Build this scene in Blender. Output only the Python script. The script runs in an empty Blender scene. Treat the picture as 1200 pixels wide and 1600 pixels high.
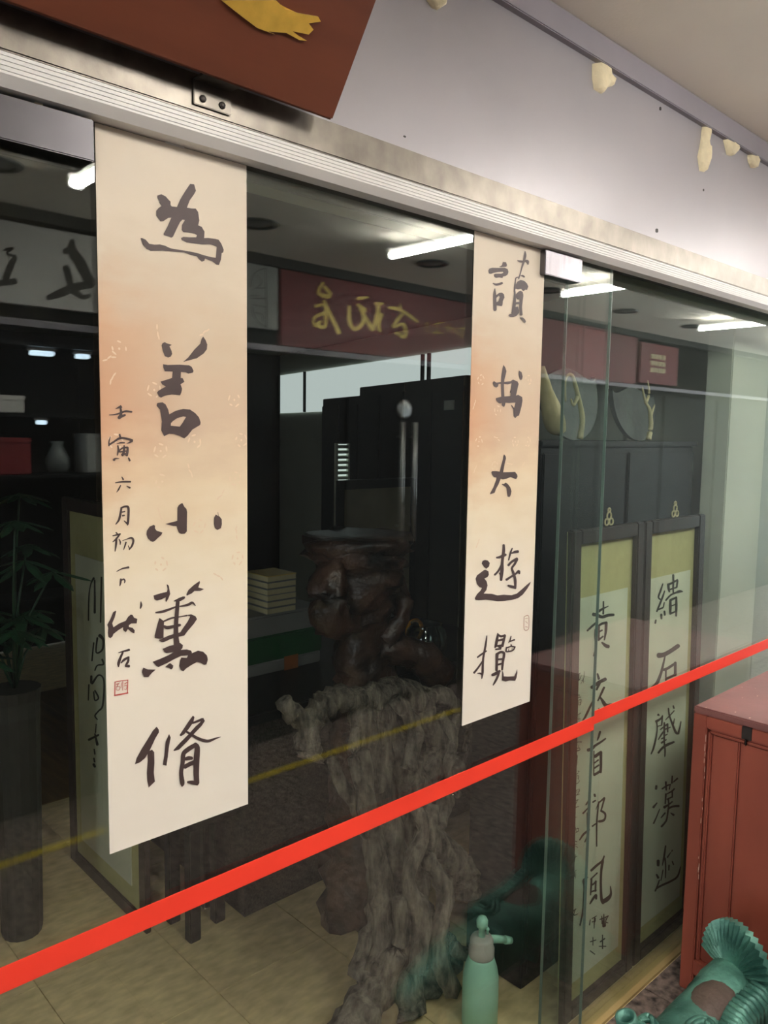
import bpy, bmesh, math, random
from mathutils import Vector, Matrix, geometry, noise
from math import sin, cos, pi, radians
sc = bpy.context.scene
col = sc.collection
rnd = random.Random(7)

# ------------------------------------------------------------------ camera
CAM = Vector((0.0, -1.0987, 1.72))
yaw, pitch, roll, FPX = 0.7539, 0.0992, 0.0149, 1234.4
fw = Vector((sin(yaw)*cos(pitch), cos(yaw)*cos(pitch), -sin(pitch)))
rt = Vector((cos(yaw), -sin(yaw), 0)); up = rt.cross(fw)
rt, up = rt*cos(roll)+up*sin(roll), -rt*sin(roll)+up*cos(roll)
cd = bpy.data.cameras.new('camera'); cam = bpy.data.objects.new('camera', cd); col.objects.link(cam)
cam.matrix_world = Matrix(((rt.x, up.x, -fw.x, CAM.x), (rt.y, up.y, -fw.y, CAM.y), (rt.z, up.z, -fw.z, CAM.z), (0, 0, 0, 1)))
cd.sensor_fit = 'VERTICAL'; cd.sensor_height = 32.0; cd.lens = FPX/1600*32.0; cd.clip_start = 0.05
sc.camera = cam

# ------------------------------------------------------------------ world, exposure
wd = bpy.data.worlds.new('world'); sc.world = wd; wd.use_nodes = True
wd.node_tree.nodes['Background'].inputs[0].default_value = (0.80, 0.86, 0.92, 1)
wd.node_tree.nodes['Background'].inputs[1].default_value = 1.0
sc.view_settings.view_transform = 'Standard'
sc.view_settings.look = 'None'
sc.view_settings.gamma = 1.0
sc.view_settings.use_curve_mapping = False
sc.view_settings.exposure = 2.1
TUBE_POWER = 28.0

# ------------------------------------------------------------------ helpers
def srgb(r, g, b):
    f = lambda c: (c/255/12.92) if c/255 <= .04045 else ((c/255+.055)/1.055)**2.4
    return (f(r), f(g), f(b), 1)

def mat(name, c, rough=.5, metal=0., var=.12, scale=8., bump=0., bscale=60., coat=0., c2=None, spec=.5, stretch=(1, 1, 1)):
    m = bpy.data.materials.new(name); m.use_nodes = True
    nt = m.node_tree; b = nt.nodes['Principled BSDF']
    b.inputs['Roughness'].default_value = rough; b.inputs['Metallic'].default_value = metal
    b.inputs['Specular IOR Level'].default_value = spec
    if coat: b.inputs['Coat Weight'].default_value = coat; b.inputs['Coat Roughness'].default_value = .15
    tc = nt.nodes.new('ShaderNodeTexCoord'); mp = nt.nodes.new('ShaderNodeMapping')
    mp.inputs['Scale'].default_value = stretch
    nt.links.new(tc.outputs['Object'], mp.inputs['Vector'])
    n = nt.nodes.new('ShaderNodeTexNoise'); n.inputs['Scale'].default_value = scale; n.inputs['Detail'].default_value = 6
    nt.links.new(mp.outputs[0], n.inputs['Vector'])
    r = nt.nodes.new('ShaderNodeValToRGB')
    lo = tuple(k*(1-var) for k in c[:3])+(1,) ; hi = c2 if c2 else tuple(min(1, k*(1+var)) for k in c[:3])+(1,)
    r.color_ramp.elements[0].position = .3; r.color_ramp.elements[0].color = lo
    r.color_ramp.elements[1].position = .7; r.color_ramp.elements[1].color = hi
    nt.links.new(n.outputs['Fac'], r.inputs['Fac']); nt.links.new(r.outputs[0], b.inputs['Base Color'])
    if bump:
        n2 = nt.nodes.new('ShaderNodeTexNoise'); n2.inputs['Scale'].default_value = bscale; n2.inputs['Detail'].default_value = 8
        nt.links.new(mp.outputs[0], n2.inputs['Vector'])
        bp = nt.nodes.new('ShaderNodeBump'); bp.inputs['Strength'].default_value = bump; bp.inputs['Distance'].default_value = .01
        nt.links.new(n2.outputs['Fac'], bp.inputs['Height']); nt.links.new(bp.outputs[0], b.inputs['Normal'])
    return m

def emis(name, c, s):
    m = bpy.data.materials.new(name); m.use_nodes = True; b = m.node_tree.nodes['Principled BSDF']
    b.inputs['Base Color'].default_value = c; b.inputs['Emission Color'].default_value = c; b.inputs['Emission Strength'].default_value = s
    return m

def glass(name, tint, f0, smear=0.):
    m = bpy.data.materials.new(name); m.use_nodes = True; nt = m.node_tree; nt.nodes.clear()
    o = nt.nodes.new('ShaderNodeOutputMaterial'); mx = nt.nodes.new('ShaderNodeMixShader')
    t = nt.nodes.new('ShaderNodeBsdfTransparent'); g = nt.nodes.new('ShaderNodeBsdfGlossy')
    t.inputs[0].default_value = tint; g.inputs['Color'].default_value = (.95, 1, .98, 1); g.inputs['Roughness'].default_value = .0
    lw = nt.nodes.new('ShaderNodeLayerWeight'); lw.inputs[0].default_value = .5
    p = nt.nodes.new('ShaderNodeMath'); p.operation = 'POWER'; p.inputs[1].default_value = 5
    q = nt.nodes.new('ShaderNodeMath'); q.operation = 'MULTIPLY_ADD'; q.inputs[1].default_value = 1-f0; q.inputs[2].default_value = f0
    nt.links.new(lw.outputs['Facing'], p.inputs[0]); nt.links.new(p.outputs[0], q.inputs[0]); nt.links.new(q.outputs[0], mx.inputs[0])
    nt.links.new(t.outputs[0], mx.inputs[1]); nt.links.new(g.outputs[0], mx.inputs[2])
    out = mx
    if smear:   # uneven pale diffuse layer mixed in, gives the pane a milky haze
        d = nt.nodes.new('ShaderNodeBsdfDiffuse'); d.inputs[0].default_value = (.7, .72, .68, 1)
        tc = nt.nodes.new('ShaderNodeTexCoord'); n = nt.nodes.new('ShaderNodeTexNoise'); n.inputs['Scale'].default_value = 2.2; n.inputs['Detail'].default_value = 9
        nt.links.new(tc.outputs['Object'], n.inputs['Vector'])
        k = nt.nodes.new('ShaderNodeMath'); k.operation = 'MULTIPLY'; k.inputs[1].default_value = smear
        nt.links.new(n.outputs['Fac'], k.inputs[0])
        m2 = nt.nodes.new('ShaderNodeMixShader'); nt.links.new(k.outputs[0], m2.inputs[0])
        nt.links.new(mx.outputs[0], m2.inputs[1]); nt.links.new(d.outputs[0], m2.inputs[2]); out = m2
    nt.links.new(out.outputs[0], o.inputs[0])
    return m

def tag(o, label=None, cat=None, group=None, kind=None):
    if label: o['label'] = label
    if cat: o['category'] = cat
    if group: o['group'] = group
    if kind: o['kind'] = kind
    return o

def thing(name, label, cat, loc, group=None):
    o = bpy.data.objects.new(name, None); o.empty_display_size = .05; col.objects.link(o); o.location = loc
    return tag(o, label, cat, group)

def wloc(o):
    v = Vector((0, 0, 0))
    while o: v += o.location; o = o.parent
    return v

class MB:
    def __init__(s): s.v = []; s.f = []; s.sm = []
    def add(s, vs, fs, smooth=False):
        n = len(s.v); s.v += [Vector(a) for a in vs]; s.f += [tuple(i+n for i in f) for f in fs]; s.sm += [smooth]*len(fs); return s
    def box(s, x0, x1, y0, y1, z0, z1):
        return s.add([(x0,y0,z0),(x1,y0,z0),(x1,y1,z0),(x0,y1,z0),(x0,y0,z1),(x1,y0,z1),(x1,y1,z1),(x0,y1,z1)],
                     [(0,3,2,1),(4,5,6,7),(0,1,5,4),(1,2,6,5),(2,3,7,6),(3,0,4,7)])
    def obox(s, o, a, b, c):   # oriented box: corner o and three edge vectors
        o, a, b, c = map(Vector, (o, a, b, c))
        return s.add([o, o+a, o+a+b, o+b, o+c, o+a+c, o+a+b+c, o+b+c],
                     [(0,3,2,1),(4,5,6,7),(0,1,5,4),(1,2,6,5),(2,3,7,6),(3,0,4,7)])
    def lathe(s, c, prof, n=24, smooth=True):   # prof: (r, z)
        c = Vector(c); vs = []; fs = []
        for r, z in prof:
            for k in range(n): vs.append(c+Vector((r*cos(2*pi*k/n), r*sin(2*pi*k/n), z)))
        for i in range(len(prof)-1):
            for k in range(n): fs.append((i*n+k, i*n+(k+1) % n, (i+1)*n+(k+1) % n, (i+1)*n+k))
        fs.append(tuple(reversed(range(n)))); fs.append(tuple(range((len(prof)-1)*n, len(prof)*n)))
        return s.add(vs, fs, smooth)
    def tube(s, pts, rad, n=10, jit=0., smooth=True, rg=None, flat=1.):
        pts = [Vector(p) for p in pts]; m = len(pts)
        if not hasattr(rad, '__len__'): rad = [rad]*m
        vs = []; fs = []; ref = Vector((0, 0, 1)); rg = rg or rnd
        for i, p in enumerate(pts):
            d = (pts[min(i+1, m-1)]-pts[max(i-1, 0)]).normalized()
            if abs(d.dot(ref)) > .95: ref = Vector((1, .2, 0)).normalized()
            u = d.cross(ref).normalized(); w = d.cross(u)
            for k in range(n):
                r = rad[i]*(1+jit*(rg.random()*2-1)); a = 2*pi*k/n
                vs.append(p+u*r*cos(a)+w*r*sin(a)*flat)
        for i in range(m-1):
            for k in range(n): fs.append((i*n+k, i*n+(k+1) % n, (i+1)*n+(k+1) % n, (i+1)*n+k))
        fs.append(tuple(reversed(range(n)))); fs.append(tuple(range((m-1)*n, m*n)))
        return s.add(vs, fs, smooth)
    def gnarl(s, amt, sc):   # knotty displacement
        s.v = [v+noise.noise_vector(v*sc)*amt+noise.noise_vector(v*sc*2.7)*amt*.5 for v in s.v]; return s
    def build(s, name, m, parent=None, bevel=0., label=None):
        off = wloc(parent) if parent else Vector((0, 0, 0))
        me = bpy.data.meshes.new(name); me.from_pydata([tuple(v-off) for v in s.v], [], s.f)
        me.polygons.foreach_set('use_smooth', s.sm)
        bm = bmesh.new(); bm.from_mesh(me)
        bmesh.ops.recalc_face_normals(bm, faces=bm.faces)
        if bevel:
            es = [e for e in bm.edges if len(e.link_faces) == 2 and e.calc_face_angle(0) > .6]
            bmesh.ops.bevel(bm, geom=es, offset=bevel, segments=2, affect='EDGES', clamp_overlap=True)
        bm.to_mesh(me); bm.free(); me.update()
        me.materials.append(m)
        o = bpy.data.objects.new(name, me); col.objects.link(o)
        if parent: o.parent = parent
        if label: o['label'] = label
        return o

def spline(pts, k=4):   # Catmull-Rom through points of any dimension
    P = [Vector(p) for p in pts]; out = []
    for i in range(len(P)-1):
        a, b, c, d = P[max(i-1, 0)], P[i], P[i+1], P[min(i+2, len(P)-1)]
        for j in range(k):
            t = j/k
            out.append(.5*((2*b)+(c-a)*t+(2*a-5*b+4*c-d)*t*t+(3*b-a-3*c+d)*t**3))
    out.append(P[-1]); return out

# brush drawings: '@ sheet ink h1..h8' then P(olygon) and S(troke x y width) lines, placed on their sheet in millimetres
GLYPHS = {}
def load_glyphs(txt):
    cur = None
    for l in txt.strip().splitlines():
        w = l.split()
        if w[0] == '@':
            cur = (w[2], [float(k) for k in w[3:]], []); GLYPHS.setdefault(w[1], []).append(cur)
        else: cur[2].append((w[0], [float(k) for k in w[1:]]))

def glyph_polys(g):
    ink, h, els = g; out = []
    def mp(x, y):
        w = h[6]*x+h[7]*y+1; return ((h[0]*x+h[1]*y+h[2])/w/1000, (h[3]*x+h[4]*y+h[5])/w/1000)
    for t, v in els:
        if t == 'P':
            pts = [(v[i], v[i+1]) for i in range(0, len(v), 2)]
            out.append(('P', [mp(*p) for p in pts]))
        else:
            raw = [(v[i], v[i+1], v[i+2]) for i in range(0, len(v), 3)]
            ps = spline(raw, 5) if len(raw) > 2 else [Vector(raw[0]).lerp(Vector(raw[1]), k/3) for k in range(4)]
            L = []; R = []; m = len(ps)
            for i, p in enumerate(ps):
                d = (ps[min(i+1, m-1)]-ps[max(i-1, 0)]).xy
                d = d.normalized() if d.length > 1e-6 else Vector((1, 0))
                nn = Vector((-d.y, d.x)); r = max(.5, p.z/2)
                L.append(p.xy+nn*r); R.append(p.xy-nn*r)
                if i == 0: d0 = (p.xy, d, r)
                if i == m-1: d1 = (p.xy, d, r)
            strip = [(mp(*L[i]), mp(*L[i+1]), mp(*R[i+1]), mp(*R[i])) for i in range(m-1)]
            caps = []
            for (c, d, r), sg in ((d0, -1), (d1, 1)):
                nn = Vector((-d.y, d.x)); arc = [c+nn*r*cos(a)+d*sg*r*.8*sin(a) for a in [pi*k/6 for k in range(7)]]
                caps.append([mp(*a) for a in arc])
            out.append(('S', strip, caps))
    return out

def glyph_mesh(g, to3, name, m, parent, thick=None, _=0):
    """to3(s, t, d): sheet coordinates to world, d = height above the sheet"""
    mb = MB(); base3 = to3
    for ei, e in enumerate(glyph_polys(g)):
        to3 = lambda a, b, d, k=ei: base3(a, b, d+k*.00003)
        if e[0] == 'P':
            P = e[1]
            if thick:
                n = len(P); vs = [to3(a, b, 0) for a, b in P]+[to3(a, b, thick) for a, b in P]
                tri = geometry.tessellate_polygon([[Vector((a, b, 0)) for a, b in P]])
                mb.add(vs, [(t[0]+n, t[1]+n, t[2]+n) for t in tri]+[(i, (i+1) % n, n+(i+1) % n, n+i) for i in range(n)])
            else:
                tri = geometry.tessellate_polygon([[Vector((a, b, 0)) for a, b in P]])
                mb.add([to3(a, b, 0) for a, b in P], [tuple(t) for t in tri])
        else:
            for q in e[1]: mb.add([to3(a, b, 0) for a, b in q], [(0, 1, 2, 3)])
            for c in e[2]: mb.add([to3(a, b, 0) for a, b in c], [tuple(range(len(c)))])
    return mb.build(name, m, parent)
load_glyphs("""
@ left ink 0.117017 -0.00240639 57.196 -0.0432024 -0.118831 988.378 -7.08952e-05 -8.54717e-06
P 685 65 735 70 758 150 730 200 680 270 645 360 700 370 755 372 785 415 800 520 785 580 830 600 865 660 860 740 910 738 1000 750 1040 760 1075 810 1105 885 1098 920 1080 925 1070 1010 1045 1075 1015 1072 960 1030 870 995 862 1025 830 1035 790 1000 770 970 690 950 610 920 480 910 340 898 190 900 140 875 95 820 65 742 85 740 130 760 175 812 240 822 310 820 370 835 440 868 540 885 640 900 770 925 860 955 960 980 1005 985 1018 850 960 825 920 818 840 820 740 808 640 795 580 765 570 740 600 725 680 730 760 730 770 705 740 685 660 670 600 665 578 640 582 580 620 515 590 510 560 540 520 620 470 725 450 735 400 715 360 705 352 690 400 600 450 485 410 490 350 530 315 533 290 500 262 460 262 400 290 365 328 340 300 300 302 285 275 240 275 210 325 193 380 220 410 255 440 285 440 325 455 345 520 352 560 260 620 160
@ left ink 0.1269 -0.00260964 53.4529 -0.0468514 -0.128868 772.906 -7.68833e-05 -9.26909e-06
P 345 112 370 125 428 143 400 160 425 215 432 250 415 280 385 292 345 275 320 210 308 150 320 122
P 795 45 825 90 843 140 838 195 800 245 720 300 650 318 560 343 620 290 690 200 760 130 775 75
P 325 370 380 378 520 375 630 382 660 400 682 445 675 468 620 480 590 465 535 460 532 530 555 532 575 575 530 605 548 655 540 700 525 733 430 722 350 735 300 760 275 745 255 700 270 680 320 650 358 632 315 605 296 572 370 550 430 530 437 455 345 452 328 410
P 255 830 262 822 320 815 355 840 385 900 398 955 420 1030 415 1090 400 1182 336 1212 304 1142 312 1040 290 900 250 855
P 390 960 470 915 560 892 640 900 700 940 745 990 765 1050 759 1080 669 1134 612 1207 572 1239 515 1207 450 1186 380 1182 380 1090 415 1088 520 1100 550 1060 580 1010 595 985 560 980 490 1000 440 1035 412 1065 395 1050
@ left ink 0.121343 -0.00249537 54.5824 -0.0447998 -0.123225 549.947 -7.35166e-05 -8.8632e-06
P 548 205 575 255 600 280 608 320 605 480 605 560 580 588 535 592 505 575 485 530 475 495 430 492 335 468 400 450 485 428 487 265 505 230 530 215
P 190 478 208 490 205 520 225 550 300 575 285 605 245 640 210 675 180 692 150 680 115 645 100 600 105 550 140 500
P 965 350 990 365 1015 375 1040 410 1042 470 1030 520 985 543 955 520 943 470 945 390
S 992 322 6 1000 375 6
@ left ink 0.129959 -0.00267254 42.251 -0.0479805 -0.131974 417.206 -7.87362e-05 -9.49249e-06
P 250 225 330 200 408 182 415 150 405 92 430 110 438 160 447 205 425 260 400 303 392 290 395 245 340 272 290 285 262 270
P 790 55 795 75 775 130 842 150 800 172 730 172 700 200 640 228 636 210 660 160 720 105
S 490 290 8 550 275 40 605 250 32 615 240 10
S 535 300 45 525 420 48 515 560 52 515 700 60 525 820 75 530 900 80
S 278 425 18 350 415 30 430 390 28 510 358 18
S 560 352 14 650 335 30 705 310 28 742 345 8
P 320 488 375 525 370 600 368 720 330 732 268 722 265 690 285 610 300 550
S 375 525 20 460 490 22 550 475 14 640 460 18
P 630 455 690 445 740 465 760 500 720 560 655 635 610 695 560 705 560 660 600 600 650 530 680 470
S 375 585 30 410 600 40 470 590 36 560 570 32
S 318 745 12 360 748 45 450 710 46 560 680 46 600 670 40
P 358 848 440 812 510 800 560 778 595 805 590 840 570 860 640 855 690 870 700 890 690 920 630 925 570 930 490 970 410 1015 310 1060 285 1050 240 1000 330 965 430 920 488 885 400 898 378 885
P 575 950 640 955 660 915 710 895 770 870 830 882 875 925 887 975 870 1030 840 1035 800 1010 760 1002 690 1040 630 1080 600 1112 570 1095 552 1050 560 990
P 385 1062 420 1030 445 1015 482 1045 475 1075 455 1090 430 1070
P 130 1068 185 1090 275 1092 230 1130 190 1178 140 1178 115 1125 118 1100
@ left ink 0.13149 -0.00270402 33.6604 -0.0485457 -0.133529 218.641 -7.96637e-05 -9.6043e-06
P 325 222 350 255 352 290 310 360 245 500 190 590 130 640 70 663 90 590 150 480 220 370 280 270
P 218 520 270 490 297 520 300 640 292 760 305 865 232 935 215 850 210 760 222 620
P 470 308 490 350 470 450 455 580 440 680 398 668 415 560 430 400
P 750 92 768 110 755 170 700 250 650 310 610 335 592 322 640 250 700 160
P 870 118 890 155 850 215 760 310 680 400 590 490 530 508 520 498 600 410 690 320 780 220 830 175
S 745 180 22 800 160 28 860 135 30
S 680 285 26 740 320 30 800 355 34 880 385 36 940 388 32 1010 362 22 1075 342 6
S 770 440 50 690 490 55 640 540 52 630 640 50 612 760 48 625 880 55 622 920 15
S 775 430 50 800 470 62 792 600 70 788 760 66 795 880 60
S 690 870 24 740 875 45 800 890 40
S 665 600 40 700 590 48 735 590 38
S 655 690 50 710 660 50 770 635 50
@ left ink 0.0925522 -0.00190329 -5.26454 -0.0341701 -0.0939876 687.518 -5.60733e-05 -6.76023e-06
P 375 228 400 265 375 285 340 280 285 293 330 258
S 370 270 26 378 340 40 370 400 52 345 430 50
S 195 384 14 280 378 20 370 352 28 450 325 28 545 335 26
S 345 420 45 400 400 42 440 385 32
@ left ink 0.0925522 -0.00190329 -5.26454 -0.0341701 -0.0939876 687.518 -5.60733e-05 -6.76023e-06
S 210 725 12 190 800 22 190 865 24
S 190 850 30 270 800 30 350 750 36 430 745 30 550 780 40
S 550 790 36 500 818 20 465 828 8
S 355 690 30 365 730 30
S 310 835 8 370 818 22 430 818 18
S 328 865 25 335 930 30 320 1010 20
S 330 960 22 400 900 24 480 890 30
S 480 895 34 478 950 38 465 1010 44
S 425 860 20 420 960 40 400 1015 32
S 390 1000 30 470 990 30
S 350 960 20 470 945 20
S 265 1085 40 290 1062 22 350 1062 6
S 495 1055 24 512 1095 32
@ left ink 0.0925522 -0.00190329 -5.26454 -0.0341701 -0.0939876 687.518 -5.60733e-05 -6.76023e-06
S 390 1350 14 412 1390 28
S 290 1442 16 400 1425 24 525 1425 26
S 370 1485 18 340 1545 24 308 1590 8
S 465 1490 10 515 1520 30
@ left ink 0.0935643 -0.0019241 -8.40066 -0.0345438 -0.0950153 543.011 -5.66864e-05 -6.83415e-06
S 385 230 30 370 320 36 345 420 34 295 490 14
S 380 235 30 440 212 30 490 225 36 495 330 36 485 470 34 475 505 10
S 425 435 12 470 475 30
S 390 300 20 435 290 22
S 400 355 26 430 350 22
@ left ink 0.0935643 -0.0019241 -8.40066 -0.0345438 -0.0950153 543.011 -5.66864e-05 -6.83415e-06
S 300 620 20 320 635 20
S 250 668 18 310 655 24 365 640 26
S 355 650 26 300 720 28 248 765 12
S 305 710 30 300 800 34 285 910 14
S 345 720 14 365 760 22 365 805 14
S 400 745 8 470 720 14 540 700 28 570 740 32 550 820 32 505 885 16
S 455 770 22 440 820 24 418 885 10
S 490 825 14 510 870 18
@ left ink 0.0935643 -0.0019241 -8.40066 -0.0345438 -0.0950153 543.011 -5.66864e-05 -6.83415e-06
S 310 1225 12 400 1180 22 495 1162 34
@ left ink 0.0935643 -0.0019241 -8.40066 -0.0345438 -0.0950153 543.011 -5.66864e-05 -6.83415e-06
S 375 1345 30 370 1400 32 360 1448 16
S 375 1375 16 415 1345 24 438 1370 24 430 1405 14
@ left ink 0.0945987 -0.00194537 -11.6061 -0.0349257 -0.0960657 395.309 -5.73131e-05 -6.9097e-06
P 295 235 303 250 280 340 240 435 260 495 350 435 450 395 490 330 530 297 560 305 580 345 632 365 622 435 540 435 500 465 500 490 560 505 592 545 585 590 545 575 485 525 455 572 410 540 410 495 330 545 260 600 245 640 210 668 180 645 172 580 178 510 162 455 210 370 255 260
S 688 98 14 692 150 36 680 200 20
@ left ink 0.0945987 -0.00194537 -11.6061 -0.0349257 -0.0960657 395.309 -5.73131e-05 -6.9097e-06
S 340 892 12 420 870 26 505 848 36
S 405 890 30 365 980 40 340 1060 46 338 1110 20
S 380 1050 20 430 1000 40 500 960 28
S 495 970 30 490 1020 36 470 1060 36 450 1100 34
S 450 1100 34 500 1100 46
@ left seal 0.0945987 -0.00194537 -11.6061 -0.0349257 -0.0960657 395.309 -5.73131e-05 -6.9097e-06
S 280 1350 12 350 1335 12 480 1320 12
S 285 1350 14 280 1560 16
S 275 1560 22 380 1540 22 485 1520 20
S 485 1315 12 480 1520 12
S 405 1340 9 405 1480 8
S 305 1385 14 330 1375 10
S 350 1360 8 310 1420 8
S 310 1420 8 355 1420 8 350 1470 8 305 1470 8 310 1420 8
S 385 1360 8 375 1440 8
S 430 1380 9 470 1355 12
S 425 1410 8 465 1400 8 460 1460 8 430 1460 8
@ right ink 0.167659 0.00425126 10.1222 -0.0417577 -0.114858 1027.08 -6.85245e-05 -8.26136e-06
P 470 355 530 360 548 415 535 445 440 455 395 450 450 420
P 195 520 215 480 270 465 400 468 500 462 560 490 575 540 560 590 520 620 470 630 465 658 400 645 340 655 305 630 300 590 330 575 440 575 480 560 470 540 380 545 300 560 240 580 205 570
S 285 755 20 340 780 40 400 770 45 455 752 40
S 318 855 15 315 950 55 318 1080 60 320 1250 62
P 345 975 400 935 450 930 490 960 500 1020 470 1085 465 1150 450 1185 345 1165 345 1110 390 1090 410 1010 395 985 345 1030
S 885 155 15 885 230 50 865 330 45 820 480 26 790 590 22 765 670 22
S 745 330 22 800 345 40 860 350 30
S 890 335 40 930 350 60 940 400 22
S 800 615 10 835 615 34 868 635 32
S 770 640 18 715 655 22 700 720 22 690 830 34 685 910 30
P 715 770 745 720 800 695 870 710 920 760 945 815 920 880 890 875 850 905 810 860 750 870 695 855 700 790
S 690 910 30 690 1020 44 680 1150 60 665 1270 60 640 1310 30
P 710 960 760 910 800 895 840 920 852 990 840 1080 770 1050 740 1060 712 1020
S 820 960 60 810 1080 60 800 1200 55 810 1340 55
S 715 1130 40 765 1125 40
P 700 1200 750 1190 770 1260 770 1310 720 1370 660 1390 600 1385 568 1358 590 1335 640 1320 640 1270 690 1250
P 780 1395 840 1395 880 1430 900 1470 880 1505 850 1470
@ right ink 0.170705 0.0043285 19.6556 -0.0425164 -0.116945 793.138 -6.97695e-05 -8.41146e-06
P 480 122 515 170 538 240 520 320 500 400 490 500 495 640 500 720 520 830 505 895 485 912 450 880 440 720 432 480 440 340 460 200
P 300 425 345 455 430 445 520 440 610 430 660 398 700 415 745 435 765 480 750 540 730 640 715 700 610 720 615 650 598 640 620 580 635 470 560 488 480 480 390 480 380 525 345 550 300 520 278 460
P 340 745 440 720 560 710 700 700 760 685 830 725 838 790 820 900 790 1010 770 1075 740 1080 700 1122 670 1085 665 960 615 870 640 880 680 930 705 830 580 838 480 830 410 845 370 820 338 780
P 770 230 820 260 840 340 830 390 805 412 780 370 768 300
@ right ink 0.173152 0.00439054 27.3135 -0.0431258 -0.118621 605.223 -7.07696e-05 -8.53203e-06
P 495 120 520 150 530 190 510 270 475 455 600 452 700 448 740 500 745 540 720 582 690 575 615 545 540 575 470 588 430 575 390 680 345 760 315 840 230 868 232 845 290 740 345 590 350 555 300 545 270 500 255 455 270 432 350 432 410 442 440 320 470 220 480 150
P 450 670 490 672 520 648 560 670 610 735 632 810 615 890 595 918 560 912 545 840 535 745 500 715 455 690
@ right ink 0.190773 0.00483736 3.52792 -0.0475146 -0.130693 414.364 -7.79716e-05 -9.4003e-06
P 285 378 335 388 368 430 355 490 310 530 270 500 230 440 245 395
P 300 548 345 570 352 630 330 670 275 695 315 745 330 810 310 890 265 950 400 955 500 982 600 970 740 978 830 950 900 890 1000 800 1070 745 1050 800 1000 880 930 970 850 1030 740 1060 620 1075 500 1082 420 1070 300 1055 180 1065 125 1060 112 1030 150 960 210 900 235 855 190 840 150 790 125 700 150 640 230 580 270 550
S 605 125 40 605 220 50 595 300 50 580 420 50 575 560 60 560 720 45
S 485 340 30 540 330 44 620 295 50 640 290 40
S 590 410 30 560 480 34 510 570 34 455 630 36
S 530 600 20 560 640 40
S 750 180 20 720 260 32 690 380 22
S 735 265 20 790 245 44 845 235 50
S 685 470 40 740 410 40 830 360 50
S 830 370 46 790 450 40 745 520 36 770 600 44 800 720 46 800 860 40
S 650 715 40 720 670 36 800 620 34 860 570 44 870 610 30
S 680 815 30 730 830 45 800 845 50
@ right ink 0.175955 0.00446161 11.0748 -0.0438239 -0.120541 217.891 -7.19152e-05 -8.67013e-06
S 350 158 18 335 280 36 315 400 40 285 560 40 275 700 42 270 850 44 255 960 16
S 175 560 30 240 510 36 345 440 22
S 265 640 30 190 750 36 110 850 40
S 170 862 10 220 860 30 265 880 40
S 555 110 20 545 200 50 520 330 50 500 380 20
S 560 140 40 620 165 40 690 145 36
S 690 150 40 665 250 46 640 350 50
S 540 250 34 650 225 44
S 530 350 30 640 335 44
S 515 410 28 610 400 30
S 570 370 20 620 375 20
S 540 500 60 535 640 50 530 800 50
S 540 500 50 610 460 44 670 490 50 650 640 46 635 790 36
S 545 600 36 640 590 34
S 545 700 40 640 670 30
S 450 890 50 520 860 60 590 815 44
S 580 820 44 550 920 44 500 1020 40 465 1080 20
P 640 800 660 860 665 915 740 920 860 915 890 850 915 780 920 850 905 940 880 998 780 990 700 1010 630 990 632 900
S 800 165 18 785 230 24 755 285 14
S 770 265 24 865 230 30
S 800 325 28 805 335 28
S 715 375 26 705 450 30
S 715 385 26 800 355 26 875 365 30
S 870 370 26 830 430 28 720 455 24
S 760 395 12 750 440 12
S 820 385 10 815 430 12
@ right seal2 0.417589 0.0105886 -58.353 -0.104006 -0.286077 446.129 -0.000170675 -2.05766e-05
S 570 695 4 603 690 4 603 785 4 570 790 4 570 695 4
S 578 710 3 596 708 3
S 580 730 3 596 745 3
S 578 770 3 597 775 3
@ frame2 ink 0.092206 -0.00718303 2286.35 -0.117538 -0.136527 1304.49 -6.9413e-05 -6.28886e-06
S 455 350 30 400 520 50 345 680 45 390 740 40
S 500 530 30 450 680 50 370 880 50 305 1040 40
S 490 820 30 470 920 34 450 960 30
S 450 950 40 350 990 44
S 495 1040 50 505 1130 45
S 415 1115 55 420 1220 50
S 280 1255 40 265 1330 50
S 715 130 50 720 300 45 712 450 44 715 580 40
S 590 360 60 600 480 60 620 550 40
S 600 370 60 720 310 50 820 250 40
S 820 270 50 800 430 50
S 620 500 40 700 470 40 800 440 40
S 530 760 44 640 640 44 760 580 50 880 540 70 960 550 14
S 640 770 60 640 940 70 640 1110 44
S 640 760 60 790 690 50
S 790 690 50 790 900 60 785 1150 50
S 680 900 30 780 860 30
S 650 1090 50 760 1050 40
@ frame2 ink 0.093238 -0.00726343 2299.15 -0.118854 -0.138055 1076.12 -7.01899e-05 -6.35925e-06
S 350 380 130 480 360 110 650 270 105 840 140 105
S 510 400 40 460 620 55 400 850 70 300 1080 80 180 1170 40
S 450 740 60 560 710 70 760 580 60
S 530 740 50 530 1000 40
S 765 560 70 765 870 70
S 540 960 60 760 860 60
@ frame2 ink 0.0940997 -0.00733056 2309.85 -0.119952 -0.139331 885.427 -7.08386e-05 -6.41802e-06
S 340 420 60 370 440 20
S 290 590 70 400 520 50 450 440 30
S 445 450 36 430 640 40 420 690 30
S 320 710 30 430 680 30
S 300 600 40 315 780 34 280 1020 44 220 1260 50 160 1400 30
S 595 260 36 620 440 40 690 640 50 780 860 60 840 890 50
S 840 890 60 890 700 36 905 590 30
S 520 550 20 620 450 34 740 320 30
S 715 200 40 735 260 40
S 745 520 24 720 640 40
S 490 620 40 490 800 50 490 1100 44 510 1300 44 505 1460 30
S 390 790 30 520 690 40 580 650 40
S 570 650 50 575 850 40
S 500 790 40 640 730 30
S 340 1040 24 420 910 44 480 830 40
S 420 1020 36 480 990 36
S 520 930 40 570 900 20
S 420 1120 50 540 1040 30
S 340 1370 50 430 1260 56 560 1170 70 730 1100 50
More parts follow.
